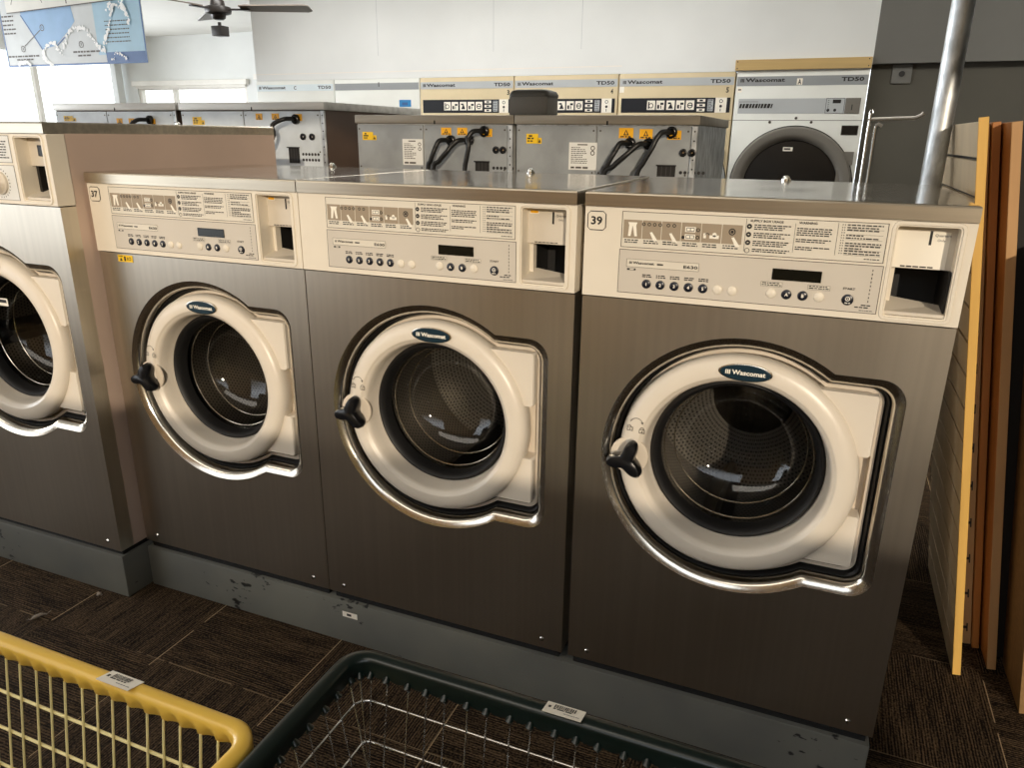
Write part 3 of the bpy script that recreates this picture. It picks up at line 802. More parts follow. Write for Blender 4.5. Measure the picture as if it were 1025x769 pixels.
rear_washer('taller washer with a window-lit back, brown painted side and one looping hose', -.868, 1.2, ZL, .752, HL, .78, .345,
    (.068, zz(1.232,ZL), .050, .032), None, [(.409,zz(1.246,ZL),.034,.025),(.491,zz(1.246,ZL),.037,.025),(.605,zz(1.244,ZL),.037,.026)],
    [(.440,zz(1.170,ZL),-.09,.12,.6),(.590,zz(1.222,ZL),-.115,.20,2.4)], [(.641,zz(1.157,ZL)),(.685,zz(1.157,ZL))], (.562,zz(1.113,ZL),.054,.06), 'brown_side', GR, 'zinc_lip')
rear_washer('taller window-lit washer at the far left end of the row behind', -1.64, 1.2, ZL, .752, HL, .78, .335,
    (.058, zz(1.236,ZL), .060, .024), None, [(.393,zz(1.226,ZL),.036,.025),(.466,zz(1.226,ZL),.036,.026),(.592,zz(1.224,ZL),.034,.026)],
    [(.575,zz(1.217,ZL),-.06,.15,1.5)], [(.641,zz(1.157,ZL)),(.685,zz(1.157,ZL))], (.562,zz(1.113,ZL),.054,.06), 'brown_side', GR, 'zinc_lip')
plinth('trim_3', -.02, 1.38, 1.19, 1.96, ZR); plinth('trim_4', -1.7, -.05, 1.19, 2.02, ZL)
# little hood on the far lids
hb = thing('dispenser_hood', 'small grey hood with a rounded dark top standing on the far washer lids', 'box', (.728,1.31,1.24+.158))
mb = MB('gray_box'); mb.box(-.074,.074,-.06,.06,0,.068,.006); mb.build('body', hb, 40)
mb = MB('gray_box_lid'); mb.loft([[(x,y,z) for x,y in rr] for rr, z in ((rrect(-.077,.079,-.064,.064,.02),.064),(rrect(-.077,.079,-.064,.064,.02),.072),(rrect(-.070,.072,-.058,.058,.018),.084),(rrect(-.055,.057,-.045,.045,.015),.089))], True); mb.build('lid', hb, 50)

# ------------------------------------------------------------------ dryers
def dryer(label, x0, W, white, num, style, group):
    root = thing('tumble_dryer', label, 'dryer', (x0,4.0,0), 0, group)
    top = 1.583+FL; rng = random.Random(int(abs(x0)*100))
    body = 'dryer_white' if white else 'dryer_cream'
    mb = MB(body)
    mb.box(.003,W-.003,.0,.85,0,top,.004)
    mb.m('ink_soft').rect(0.004,W-.004,1.282+FL,1.285+FL,-.0006)
    mb.build('cabinet', root, 30)
    # name band
    mb = MB({'pale':'band_pale'}.get(style, 'band_gray' if not white else 'band_dark'))
    zb0, zb1 = (1.502+FL, 1.552+FL) if style != 'A' else (1.494+FL, 1.551+FL)
    mb.rect(.008,W-.008,zb0,zb1,-.002)
    mb.m('ink')
    if style != 'pale2':
        wash_logo(mb, .030, 1.517+FL, .024, .275, -.0026)
        mb.text('TD50', W-.03, 1.515+FL, .025, -.0026, w=.130, align='r', bold=True)
    if style == 'A':
        mb.m('white_card').rect(.378,.412,1.497+FL,1.536+FL,-.0026); mb.m('ink').text('A', .395, 1.500+FL, .032, -.003, w=.020, align='c', bold=True)
    if style == 'pale': mb.text(num, .40, 1.512+FL, .028, -.0026, align='c', bold=True)
    if style == 'pale2': mb.text(num, .42, 1.525+FL, .034, -.0026, align='c', bold=True)
    mb.build('name_band', root, 0)
    if style == 'std':
        mb = MB('ink'); mb.text(num, W-.045, 1.455+FL, .034, -.0012, w=.018, align='c', bold=True); mb.build('number_decal', root, 0)
        mb = MB('white_card'); mb.rect(.008,.040,1.462+FL,1.500+FL,-.0012) if num == '5' else mb.rect(.008,.010,1.47+FL,1.472+FL,-.0012)
        mb.build('paper_sticker', root, 0)
        mb = MB('dryer_black')
        z0, z1 = 1.331+FL, 1.425+FL
        mb.rect(.025,W-.02,z0,z1,-.0015)
        xs = (.208,.272,.342,.408,.474)
        for k, x in enumerate(xs):
            mb.m('white_card').rect(x,x+.056,z0+.018,z1-.016,-.002)
            mb.m('dryer_black')
            if k == 0: mb.ring(x+.028,z0+.045,.012,.017,-.0025,12); mb.rect(x+.008,x+.016,z0+.024,z1-.024,-.0025)
            elif k in (1,3): mb.rect(x+.008,x+.022,z0+.026,z0+.05,-.0025); mb.rect(x+.028,x+.05,z0+.05,z0+.064,-.0025); mb.rect(x+.03,x+.036,z0+.026,z0+.046,-.0025)
            elif k == 2: mb.flat([(x+.012,z0+.026),(x+.046,z0+.026),(x+.03,z0+.064)], -.0025); mb.rect(x+.01,x+.03,z0+.055,z0+.066,-.0025)
            else: mb.ring(x+.028,z0+.046,.013,.019,-.0025,14); mb.rect(x+.014,x+.042,z0+.043,z0+.049,-.0025)
        for k in range(3): mb.m('white_card').rect(.548,.602,z0+.008+.03*k,z0+.026+.03*k,-.002); mb.m('dryer_black').rect(.564,.586,z0+.012+.03*k,z0+.022+.03*k,-.0025)
        mb.m('band_gray').rect(.618,.655,z0+.01,z1-.01,-.002); mb.m('dryer_black')
        for k in range(6): mb.dashes(.622,.65,z0+.016+.012*k,.004,-.0025,rng)
        mb.m('white_card').rect(.668,.742,z0,z1,-.002); mb.m('ink').ring(.705,z1-.022,.008,.012,-.0025,12); mb.disc(.705,z0+.04,.009,-.0025,12); mb.rect(.702,.707,z0+.008,z0+.026,-.0025)
        mb.build('control_strip', root, 0)
    elif style == 'A':
        mb = MB('band_gray'); mb.rect(.030,W-.03,1.325+FL,1.416+FL,-.0015)
        mb.m('ink'); rr = random.Random(11)
        x = .036
        while x < .235:
            w = rr.uniform(.008,.02); mb.flat([(x,1.358+FL),(x+w,1.358+FL),(x+w+.006,1.385+FL),(x+.006,1.385+FL)], -.002); x += w+.005
        mb.m('ink_soft').rect(.034,.155,1.396+FL,1.3985+FL,-.002)
        mb.m('ink').frame(.568,.678,1.325+FL,1.417+FL,.0025,-.002)
        mb.rect(.607,.655,1.386+FL,1.408+FL,-.002)
        for k in range(7): mb.rect(.580,.586,1.335+.011*k+FL,1.339+.011*k+FL,-.002)
        for x in (.585,.625): mb.disc(x,1.345+FL,.009,-.002,12)
        mb.build('control_strip', root, 0)
        mb = MB('door_gray'); mb.box(.682,.768,-.006,.0,1.325+FL,1.417+FL,.002,1); mb.m('ink').rect(.720,.725,1.345+FL,1.378+FL,-.0066)
        mb.build('coin_plate', root, 0)
        mb = MB('door_dark'); mb.rect(.680,.778,1.195+FL,1.254+FL,-.0015); mb.m('ink_soft').frame(.680,.778,1.195+FL,1.254+FL,.004,-.002); mb.build('lint_hatch', root, 0)
        mb = MB('white_card'); mb.flat(rrect(.012,.044,1.455+FL,1.487+FL,.006), -.0015); mb.m('ink_soft').dashes(.02,.038,1.468+FL,.006,-.002,rng); mb.build('paper_sticker', root, 0)
        for x in (.24,.40,.495): MB('ink_soft').lathe(x, 1.297+FL if x == .40 else 1.272+FL, [(0,-.004),(.007,-.003),(.009,0)], 10).build('screw', root, 40)
    elif style == 'pale2':
        mb = MB('blue_sticker'); mb.rect(.60,.705,1.376+FL,1.427+FL,-.0012); mb.m('poster_deep').rect(.625,.675,1.388+FL,1.408+FL,-.0016); mb.build('blue_sticker', root, 0, label='small bright blue sticker')
    # door
    cx, cz = W*.506, .865+FL
    d = MB('door_gray' if style == 'A' else 'band_gray').lathe(cx, cz, [(.382,.0),(.380,-.02),(.370,-.034),(.336,-.036),(.318,-.028),(.302,-.012),(.294,.004)], 72).build('door', root, 50)
    mb = MB('ink'); mb.lathe(cx, cz, [(.387,-.001),(.387,-.003),(.380,-.003)], 72); mb.build('door_gap', d, 0)
    mb = MB('door_dark'); mb.lathe(cx, cz, [(.296,.0),(.290,-.006),(.22,-.010),(.12,-.0135),(0,-.015)], 64); 
    if style == 'A': mb.m('white_card').rect(cx-.062,cx-.002,cz+.228,cz+.252,-.0125); mb.m('ink_soft').dashes(cx-.055,cx-.010,cz+.235,.009,-.013,rng)
    mb.build('door_window', d, 40)
    mb = MB('door_gray' if style == 'A' else 'band_gray')
    mb.prism([(cx+.28,cz+.23),(W-.026,cz+.23),(W-.026,cz+.15),(W-.062,cz+.14),(W-.062,cz-.14),(W-.026,cz-.15),(W-.026,cz-.23),(cx+.28,cz-.23)], -.020, .0)
    mb.build('latch_plate', d, 0)
    return root
GD = 'tumble dryers along the back wall'
dryer('overexposed white dryer lettered C, first from the left of the back wall', -2.81, .785, True, 'C', 'pale', GD)
dryer('overexposed white dryer with a small blue sticker, second from the left', -2.024, .785, True, '1', 'pale2', GD)
dryer('cream dryer numbered 3 with a black control strip', -1.238, .785, False, '3', 'std', GD)
dryer('cream dryer numbered 4 behind the little grey hood', -.452, .785, False, '4', 'std', GD)
dryer('cream dryer numbered 5 beside the white dryer', .334, .785, False, '5', 'std', GD)
dryer('white dryer lettered A with a big dark round door, at the right end', 1.122, .80, True, 'A', 'A', GD)

# ------------------------------------------------------------------ room
CE = 2.62
def S(name, mb, smooth=0): return mb.build(name, None, smooth, kind='structure')
S('floor', MB('carpet').box(-8.2, 5.2, -3.2, 7.6, -.05, 0))
S('ceiling', MB('ceiling_white').box(-8.2, 5.2, -3.2, 7.6, CE, CE+.06))
mb = MB('wall_white'); mb.box(-2.80, 1.925, 4.0, 4.06, 1.584+FL, CE)
mb.box(-2.80, -2.74, 4.06, 7.4, 0, CE)
mb.m('band_gray')
for x in (-1.6, -.62, .05): mb.rect(x, x+.003, 1.75+FL, CE, 3.9994)
mb.m('frame_white').rect(-2.8, .35, 1.63+FL, 1.638+FL, 3.9992)
S('wall_back', mb)
mb = MB('trim_wood'); mb.box(1.112, 1.922, 3.975, 4.0, 1.588+FL, 1.651+FL, .002)
for x in (1.125,1.905):
    for z in (1.60,1.64): mb.m('ink').disc(x, z+FL, .004, 3.9745, 8)
S('trim_5', mb)
mb = MB('wall_gray'); mb.box(1.925, 5.2, 4.0, 4.06, 1.612+FL, CE); mb.box(1.925,5.2,4.06,4.08,1.612+FL,1.65+FL)
S('wall_upper', mb)
mb = MB('wall_dark'); mb.box(1.925, 5.2, 4.06, 4.12, 0, 1.66+FL); mb.box(1.925, 5.2, 4.045, 4.06, 0, 1.235+FL)
S('wall_right_back', mb)
S('wall_right', MB('wall_dark').box(5.1, 5.2, -3.2, 4.4, 0, CE))
# far wall with three windows
def wall_y(name, mat, y, t, x0, x1, z1, holes):
    mb = MB(mat)
    o = [(x0,0),(x1,0),(x1,z1),(x0,z1)]
    hs = [[(a,b),(c,b),(c,d),(a,d)] for a,c,b,d in holes]
    mb.plate(o, hs, y, t, t); mb.plate(o, hs, y+t, 0, 0)
    return S(name, mb)
k = 1.0
wins = [(-10.2+2.2, -7.98, .9, 2.0), (-7.88, -5.85, .9, 1.96), (-5.62, -4.4, .9, 2.02)]
wall_y('wall_far', 'wall_white', 7.4, .12, -8.2, -2.74, CE, [w for w in wins[1:]])
def window(n, x0, x1, z0, z1, y, mull):
    mb = MB('frame_white'); t = .05
    mb.box(x0,x0+t,y+.02,y+.09,z0,z1); mb.box(x1-t,x1,y+.02,y+.09,z0,z1); mb.box(x0+t,x1-t,y+.02,y+.09,z1-t,z1); mb.box(x0+t,x1-t,y+.02,y+.09,z0,z0+t)
    for m_ in mull: mb.box(m_-.025,m_+.025,y+.02,y+.09,z0+t,z1-t)
    w = S('window_%d' % n, mb)
    mb = MB('window_glass'); mb.box(x0+t,x1-t,y+.05,y+.056,z0+t,z1-t); mb.build('pane', w, 0)
    mb = MB('frame_white'); mb.box(x0-.05,x1+.05,y-.06,y+.0,z1,z1+.07,.004); mb.box(x0,x1,y-.03,y,z1-.03,z1); mb.build('window_header', w, 0)
window(1, *wins[1], 7.4, (-7.2,)); window(2, *wins[2], 7.4, ())
# left side: glazed shop front
mb = MB('wall_white'); mb.box(-8.2,-8.1,-3.2,7.4,0,.6); mb.box(-8.2,-8.1,-3.2,7.4,2.3,CE)
for y in (-3.1,-.7,2.0,4.7,7.3): mb.box(-8.2,-8.1,y-.06,y+.06,.6,2.3)
S('wall_left', mb)
mb = MB('frame_white')
for y in (-1.9,.65,3.35,6.0): mb.box(-8.18,-8.12,y-.03,y+.03,.6,2.3)
w3_ = S('window_3', mb)
mb = MB('window_glass'); mb.box(-8.155,-8.148,-3.0,7.2,.6,2.3); mb.build('pane', w3_, 0)
# wall behind the viewer with wide shop window; sill added high to block sun
mb = MB('wall_brown'); mb.box(-8.2,5.2,-3.2,-3.12,0,.35); mb.box(-8.2,-6.2,-3.2,-3.12,.35,CE); mb.box(-6.2,-1.6,-3.2,-3.12,2.3,CE); mb.box(-1.6,1.15,-3.2,-3.12,.35,CE); mb.box(5.0,5.2,-3.2,-3.12,.35,CE); mb.box(1.15,5.0,-3.2,-3.12,2.55,CE); mb.box(1.15,3.75,-3.2,-3.12,.35,1.42)
S('wall_front', mb)
# outlet plate on the dark wall
ob = thing('outlet_plate', 'small dark outlet plate on the dark wall right of the white dryer', 'outlet', (2.10,4.06,1.555+FL))
mb = MB('wall_gray'); mb.box(-.055,.055,-.012,0,-.055,.055,.004); mb.build('plate', ob, 40)
mb = MB('ink'); mb.lathe(0,0,[(.017,-.013),(.017,-.018),(0,-.018)],16); mb.build('socket', ob, 40)

# ------------------------------------------------------------------ ceiling fan
fx, fy, fz = -2.32, 3.1, 2.135
fan = thing('ceiling_fan', 'dark ceiling fan with grey blades below the white ceiling', 'fan', (fx,fy,fz))
mb = MB('fan_dark'); mb.xf = Matrix.Rotation(PI/2, 4, 'X')
mb.xf = None
def lathe_z(mb, prof, n=24):
    rows = [[mb.V((r*math.cos(2*PI*i/n), r*math.sin(2*PI*i/n), z)) for i in range(n)] for r, z in prof]
    for a, b in zip(rows, rows[1:]):
        for i in range(n): mb.F([a[i],a[(i+1)%n],b[(i+1)%n],b[i]])
    mb.F(rows[0][::-1]); mb.F(rows[-1]); return mb
lathe_z(mb, [(.03,-.06),(.045,-.05),(.05,-.03),(.085,-.02),(.09,0),(.085,.02),(.05,.03),(.045,.06),(.02,.075)]); mb.build('motor', fan, 50)
mb = MB('fan_dark'); lathe_z(mb, [(.013,.07),(.013,CE-fz-.05)]); lathe_z(mb, [(.02,CE-fz-.07),(.06,CE-fz-.03),(.065,CE-fz)]); mb.build('down_rod', fan, 50)
mb = MB('fan_dark'); lathe_z(mb, [(.012,-.10),(.012,-.075)]); mb.box(-.045,.045,-.04,.04,-.165,-.10,.006); mb.build('switch_box', fan, 40)
for kx in range(3):
    a = math.radians(20+120*kx)
    mb = MB('fan_blade'); mb.xf = Matrix.Rotation(a, 4, 'Z') @ Matrix.Rotation(math.radians(-10), 4, 'X')
    pl = [(.16,-.05),(.20,-.06),(.62,-.07),(.65,-.05),(.65,.05),(.62,.07),(.20,.06),(.16,.05)]
    lo = [mb.V((x,y,.012)) for x,y in pl]; hi = [mb.V((x,y,.02)) for x,y in pl]
    mb.F(lo[::-1]); mb.F(hi)
    for i in range(8): mb.F([lo[i],lo[(i+1)%8],hi[(i+1)%8],hi[i]])
    bl = mb.build('blade', fan, 0)
    mb = MB('fan_dark'); mb.xf = Matrix.Rotation(a, 4, 'Z'); mb.box(.08,.22,-.018,.018,.0,.01,.003)
    mb.ring(.17,.0,.02,.03,.0,12) if False else None
    mb.build('blade_iron', bl, 0)

# ------------------------------------------------------------------ hanging poster
po = thing('hanging_poster', 'torn blue and grey poster hanging from the ceiling at upper left', 'poster', (-4.16,3.4,1.69+FL))
W2, TH = .81, CE-1.69-FL
mb = MB('poster_gray'); mb.box(-W2,W2,0,.006,0,TH)
mb.m('poster_deep').rect(-W2,W2,0,.014,-.001).rect(-W2,-W2+.014,.014,TH,-.001).rect(W2-.014,W2,.014,TH,-.001)
x = lambda u: -W2+ (u-10)/138*2*W2      # along the sheet
mb.m('poster_pale').rect(.29,W2-.014,.07,TH,-.001); mb.m('poster_deep').rect(.37,W2-.014,.014,.088,-.0015)
mb.m('poster_blue').flat([(-.57,TH),(-.55,.39),(-.35,.13),(-.19,.155),(-.01,.265),(.07,.33),(.05,.43),(.05,TH)], -.0012)
mb.m('poster_deep').flat([(-.56,.40),(-.545,.40),(-.345,.13),(-.36,.125)], -.0016)
mb.flat([(-.19,.15),(-.185,.14),(.02,.26),(.015,.27)], -.0016)
rng = random.Random(9); mb.m('ink_soft')
for cx_, cz_ in ((-.59,.14),(.105,.155),(-.32,.295)): mb.ring(cx_,cz_,.020,.026,-.002,16); mb.rect(cx_-.003,cx_+.003,cz_-.01,cz_+.01,-.002)
mb.flat([(-.565,.165),(-.56,.16),(-.345,.275),(-.35,.28)], -.002)
for kk, (a,b,z) in enumerate(((-.79,-.40,.076),(-.69,-.49,.05),(0,.32,.093),(.05,.20,.064))): mb.dashes(a,b,z,.010,-.002,rng)
for kk in range(5): mb.dashes(-.79,-.65+.04*rng.random(),.39-.033*kk,.009,-.002,rng)
for kk in range(6): mb.dashes(.40,.66,.31-.03*kk,.006,-.002,rng)
mb.build('poster_sheet', po, 0)
# flaking white strips
lay = [0]
def jag(pts, w):
    mb = MB('poster_white')
    for (x0_,z0_),(x1_,z1_) in zip(pts, pts[1:]):
        n = 8
        for i in range(n):
            t = i/n; cxx = x0_+(x1_-x0_)*t+rng.uniform(-.012,.012); czz = z0_+(z1_-z0_)*t+rng.uniform(-.012,.012); r = w*rng.uniform(.4,1.1)
            q = rng.uniform(0,PI); lay[0] += 1
            mb.flat([(cxx+r*rr_*math.cos(q+2*PI*j/6), czz+r*rr_*math.sin(q+2*PI*j/6)) for j, rr_ in enumerate([rng.uniform(.4,1.2) for _ in range(6)])], -.003-.00006*lay[0])
    mb.build('torn_strip', po, 0, label='flaking white strip across the poster')
jag([(-.27,.012),(-.36,.06),(-.34,.12),(-.22,.18),(-.14,.09),(-.02,.26),(.16,.29),(.26,.18),(.34,.09),(.40,.19),(.47,.30),(.50,.43),(.64,.40),(.68,.27)], .022)
jag([(-.66,.02),(-.60,.04),(-.52,.015)], .022); jag([(.42,.02),(.50,.085),(.58,.05),(.60,.02)], .010); jag([(.45,.40),(.62,.44),(.66,.34)], .02)
mb = MB('poster_paper'); mb.flat([(-.70,.42),(.60,.465),(.60,TH-.002),(-.70,TH-.002)], -.014)
mb.m('ink_soft').flat([(-.70,.414),(.60,.459),(.60,.466),(-.70,.421)], -.0145); mb.rect(.02,.03,.46,TH-.01,-.0146); mb.ring(-.44,.40,.2,.206,-.0146,20,.4,PI-.4)
mb.dashes(.33,.48,.50,.03,-.0146,rng); mb.m('ink').rect(.55,.60,.466,.53,-.0146)
mb.build('paper_sheet', po, 0, label='cream paper pinned over the top of the poster')

# ------------------------------------------------------------------ steel pole and leaning boards
px_, py_ = 2.016, .88
po2 = thing('steel_pole', 'galvanised steel pole from floor to ceiling beside the right washer', 'pole', (px_,py_,0))
mb = MB('galvanised'); mb.tube([(0,0,0),(0,0,CE)], .0265, 28); mb.build('shaft', po2, 60)
mb = MB('galvanised'); mb.tube([(0,0,0),(0,0,.008)], .055, 24); mb.build('floor_flange', po2, 40)

def board(label, bx, by, tx, tz, th, L, face, edge, style, cat='panel', group='wooden boards leaning beside the right washer', skew=0):
    """board standing on its long edge end: bottom front corner (bx,by), top leaning to tx at height tz"""
    root = thing('leaning_board', label, cat, (bx,by,0), 0, group)
    lean = math.atan2(bx-tx, tz); Ht = tz/math.cos(lean)
    M = Matrix.Rotation(-lean, 4, 'Y')
    root.rotation_euler = (0, -lean, 0)
    mb = MB(face)
    if style == 'slat':      # grooved slat face towards the washers
        n = 17; g = .008; p = Ht/n
        for k_ in range(n): mb.box(0, th, 0, L, k_*p, (k_+1)*p-g)
        mb.m('ink'); mb.box(.008, th-.001, .004, L-.004, 0, Ht-.01)
    else:
        mb.box(0, th, 0, L, 0, Ht, .001, 1)
    mb.build('panel', root, 0)
    mb = MB(edge)
    mb.box(0, th, -.006, -.0002, 0, Ht, .0008, 1)
    if style == 'tslot':
        mb.m('ink')
        n = 13; p = Ht/n
        for k_ in range(n):
            z = (k_+.5)*p; mb.rect(0, th*.45, z-.004, z+.004, -.0068); mb.rect(th*.40, th*.58, z-.013, z+.013, -.0068)
    mb.build('edge_band', root, 0)
    return root
board('pale slatted board with a bright yellow front edge, leaning on the steel pole', 2.2345, .518, 2.044, 1.2166+FL, .019, .56, 'wood_face', 'wood_yellow', 'slat')
board('thin brown board with slots along its edge, second from the washer', 2.2792, .675, 2.0735, 1.203+FL, .019, .5, 'wood_orange', 'wood_brown', 'tslot')
board('orange brown board with a plain edge, behind the slotted one', 2.300, .662, 2.0945, 1.210+FL, .0165, .5, 'wood_orange', 'wood_orange', 'plain')
board('brown board with a tan edge, nearest the particle board sheet', 2.3225, .578, 2.1165, 1.209+FL, .0205, .55, 'wood_orange', 'wood_brown', 'plain')
board('nearly black board between the tan edged board and the particle board sheet', 2.3465, .645, 2.1405, 1.204+FL, .036, .5, 'black_board', 'black_board', 'plain')
board('shorter tan particle board sheet at the right edge', 2.366, .424, 2.215, .945+FL, .03, .19, 'particle_board', 'particle_board', 'plain')

# ------------------------------------------------------------------ laundry cart with hanging bar, far aisle
lc = thing('laundry_cart', 'chrome laundry cart hanging bar standing before the dark wall', 'cart', (1.895,2.2,0), 0)
zt = 1.254+FL
mb = MB('chrome'); mb.tube([(0,0,.18),(0,0,zt+.02)], .008, 10); mb.tube([(0,0,zt+.02),(0,0,zt+.034)], [.012,.006], 10); mb.build('post', lc, 50)
mb = MB('chrome'); mb.tube([(.026,0,.18),(.026,0,zt-.03)], .008, 10); mb.build('post', lc, 50)
mb = MB('white_paint'); mb.tube([(-.01,0,zt-.004),(.165,0,zt+.002),(.188,0,zt+.012),(.196,0,zt+.022)], .0075, 10)
mb.tube([(.026,0,zt-.03),(.034,-.0,zt-.022),(.05,0,zt-.03)], .007, 8); mb.build('hanging_arm', lc, 50)
mb = MB('chrome')
for z in (.18,.42,.66): mb.tube([(-.02,-.22,z),(.55,-.22,z),(.55,.22,z),(-.02,.22,z)], .006, 8, closed=True)
for i in range(9):
    x_ = -.02+.57*i/8; mb.tube([(x_,-.22,.66),(x_,-.22,.18),(x_,.22,.18),(x_,.22,.66)], .003, 6)
mb.build('wire_basket', lc, 50)
for x_, y_ in ((0,-.2),(.53,-.2),(0,.2),(.53,.2)):
    mb = MB('gray_rubber'); mb.tube([(x_-.012,y_,.045),(x_+.012,y_,.045)], .045, 16); mb.m('chrome').tube([(x_,y_,.08),(x_,y_,.18)], .008, 8); mb.build('caster', lc, 40)

# ------------------------------------------------------------------ wire baskets on wheels
def basket(label, x0,x1,y0,y1,zt, rim_m, wire_m, spacing, r_c, wire_r, hoops, skirt, lab, name):
    ctr = ((x0+x1)/2, (y0+y1)/2)
    root = thing(name, label, 'cart', (ctr[0],ctr[1],0), 0, 'wheeled wire baskets in the foreground')
    hx, hy = (x1-x0)/2, (y1-y0)/2
    def path(inset, z, n=10, step=.0055):
        base = rrect(-hx+inset,hx-inset,-hy+inset,hy-inset,max(.01,r_c-inset),n)
        out = []
        for i, a in enumerate(base):
            b = base[(i+1)%len(base)]; d = math.hypot(b[0]-a[0],b[1]-a[1]); m_ = max(1,int(d/step))
            for j in range(m_): out.append((a[0]+(b[0]-a[0])*j/m_, a[1]+(b[1]-a[1])*j/m_, z))
        return out
    # rim: rounded cap with a fluted skirt
    base = path(0, 0); n = len(base); L = [0]
    for i in range(n-1): L.append(L[-1]+math.hypot(base[i+1][0]-base[i][0], base[i+1][1]-base[i][1]))
    def off(i, d):
        a = base[i-1]; b = base[(i+1)%n]; t = Vector((b[0]-a[0], b[1]-a[1])).normalized(); return base[i][0]-t.y*d, base[i][1]+t.x*d
    tot = L[-1]; nper = max(1,round(tot/(spacing*1.0))); 
    fl = [ .5-.5*math.cos(2*PI*nper*L[i]/tot) for i in range(n)]
    w = .023
    prof = [lambda i:(.002,-.025), lambda i:(0,-.020), lambda i:(0,-.004), lambda i:(.003,-.0005), lambda i:(.009,.0012), lambda i:(.015,.0006), lambda i:(.0205,-.002), lambda i:(.0225,-.006),
            lambda i:(.0225-.0045*fl[i]*skirt,-.016), lambda i:(.0215-.008*fl[i]*skirt,-.026-.003*fl[i]), lambda i:(.017-.005*fl[i]*skirt,-.029-.003*fl[i]), lambda i:(.006,-.028)]
    mb = MB(rim_m)
    rows = []
    for p in prof:
        row = []
        for i in range(n):
            d, z = p(i); X_, Y_ = off(i, d); row.append(mb.V((X_,Y_,zt+z)))
        rows.append(row)
    for k_ in range(len(rows)):
        a, b = rows[k_], rows[(k_+1)%len(rows)]
        for i in range(n): mb.F([a[i],a[(i+1)%n],b[(i+1)%n],b[i]])
    if not skirt:      # wire end caps along the green rim
        for k_ in range(nper):
            s_ = tot*k_/nper; i = min(range(n), key=lambda q: abs(L[q]-s_)); X_, Y_ = off(i, .024); X2, Y2 = off(i, .019)
            mb.tube([(X2,Y2,zt-.020),(X_,Y_,zt-.026),(X2,Y2,zt-.036)], [.002,.0055,.002], 8)
    rim = mb.build('rim', root, 50, recalc=True)
    # wires
    zb = .26
    mb = MB(wire_m)
    ins = lambda z: .013+(zt-z)*.16
    for z in hoops:
        mb.tube([(a,b,z) for a,b,_ in path(ins(z), z, 8, .05)], wire_r*1.25, 8, closed=True)
    for k_ in range(nper):
        s_ = tot*k_/nper; i = min(range(n), key=lambda q: abs(L[q]-s_))
        pts = []
        for z in (zt-.025, zb): X_, Y_ = off(i, ins(z)+wire_r*2); pts.append((X_,Y_,z))
        mb.tube(pts, wire_r, 6)
    q = ins(zb)+wire_r*2
    m_ = int((2*hx-2*q-.1)/spacing/2)
    for k_ in range(m_): 
        X_ = -hx+q+.05+(2*hx-2*q-.1)*k_/(m_-1); mb.tube([(X_,-hy+q,zb),(X_,hy-q,zb)], wire_r, 6)
    for k_ in range(8):
        Y_ = -hy+q+.03+(2*hy-2*q-.06)*k_/7; mb.tube([(-hx+q,Y_,zb-.004),(hx-q,Y_,zb-.004)], wire_r, 6)
    mb.build('wire_basket', root, 60)
    # under-frame
    mb = MB('chrome'); a, b = hx-q-.05, hy-q-.03
    mb.tube([(-a,-b,zb-.014),(a,-b,zb-.014),(a,b,zb-.014),(-a,b,zb-.014)], .009, 8, closed=True)
    for sx in (-1,1):
        for sy in (-1,1): mb.tube([(sx*a,sy*b,zb-.014),(sx*a,sy*b,.09)], .009, 8)
    mb.build('under_frame', root, 50)
    for sx in (-1,1):
        for sy in (-1,1):
            mb = MB('gray_rubber'); mb.tube([(sx*a-.011,sy*b,.04),(sx*a+.011,sy*b,.04)], .04, 16); mb.m('chrome').box(sx*a-.016,sx*a+.016,sy*b-.012,sy*b+.012,.05,.095,.003); mb.build('caster', root, 40)
    # barcode label lying on the rim's far side
    lx, lw, ang = lab
    mb = MB('white_card'); rng = random.Random(6); mb.xf = Matrix.Translation((lx-ctr[0], hy-.0125, zt+.0028)) @ Matrix.Rotation(ang, 4, 'Z') @ Matrix.Rotation(math.radians(-90-14), 4, 'X')
    h_ = .026
    mb.rect(-lw/2,lw/2,-h_/2,h_/2,0); mb.rect(-lw/2,lw/2,-h_/2,h_/2,.0006); mb.m('ink')
    xx = -lw*.28
    while xx < lw*.25:
        ww = rng.uniform(.0006,.0020); mb.rect(xx,xx+ww,.001,.0095,-.0003); xx += ww+rng.uniform(.0006,.0014)
    mb.dashes(-lw*.28,lw*.2,-.0022,.0018,-.0003,rng); mb.dashes(lw*.02,lw*.44,-.0075,.0008,-.0003,rng); mb.rect(-lw*.42,-lw*.35,-.001,.004,-.0003)
    mb.build('barcode_label', rim, 0, label='white barcode label stuck on the rim')
    return root
ZT = .65
basket('wire basket cart with a fluted yellow plastic rim, lower left corner', .40, 1.2275, -1.30, -.862, ZT, 'yellow_plastic', 'yellow_wire', .0290, .045, .0018, (ZT-.082,ZT-.140,ZT-.2,ZT-.26,ZT-.32,ZT-.38), 1.0, (1.000,.056,-.0), 'basket_cart')
basket('chrome wire basket cart with a dark green rim beside the yellow one', 1.2310, 2.02, -1.24, -.688, ZT, 'green_plastic', 'chrome', .030, .045, .0012, (ZT-.068,ZT-.130,ZT-.2,ZT-.28,ZT-.36), 0.0, (1.548,.050,-.0), 'basket_cart')

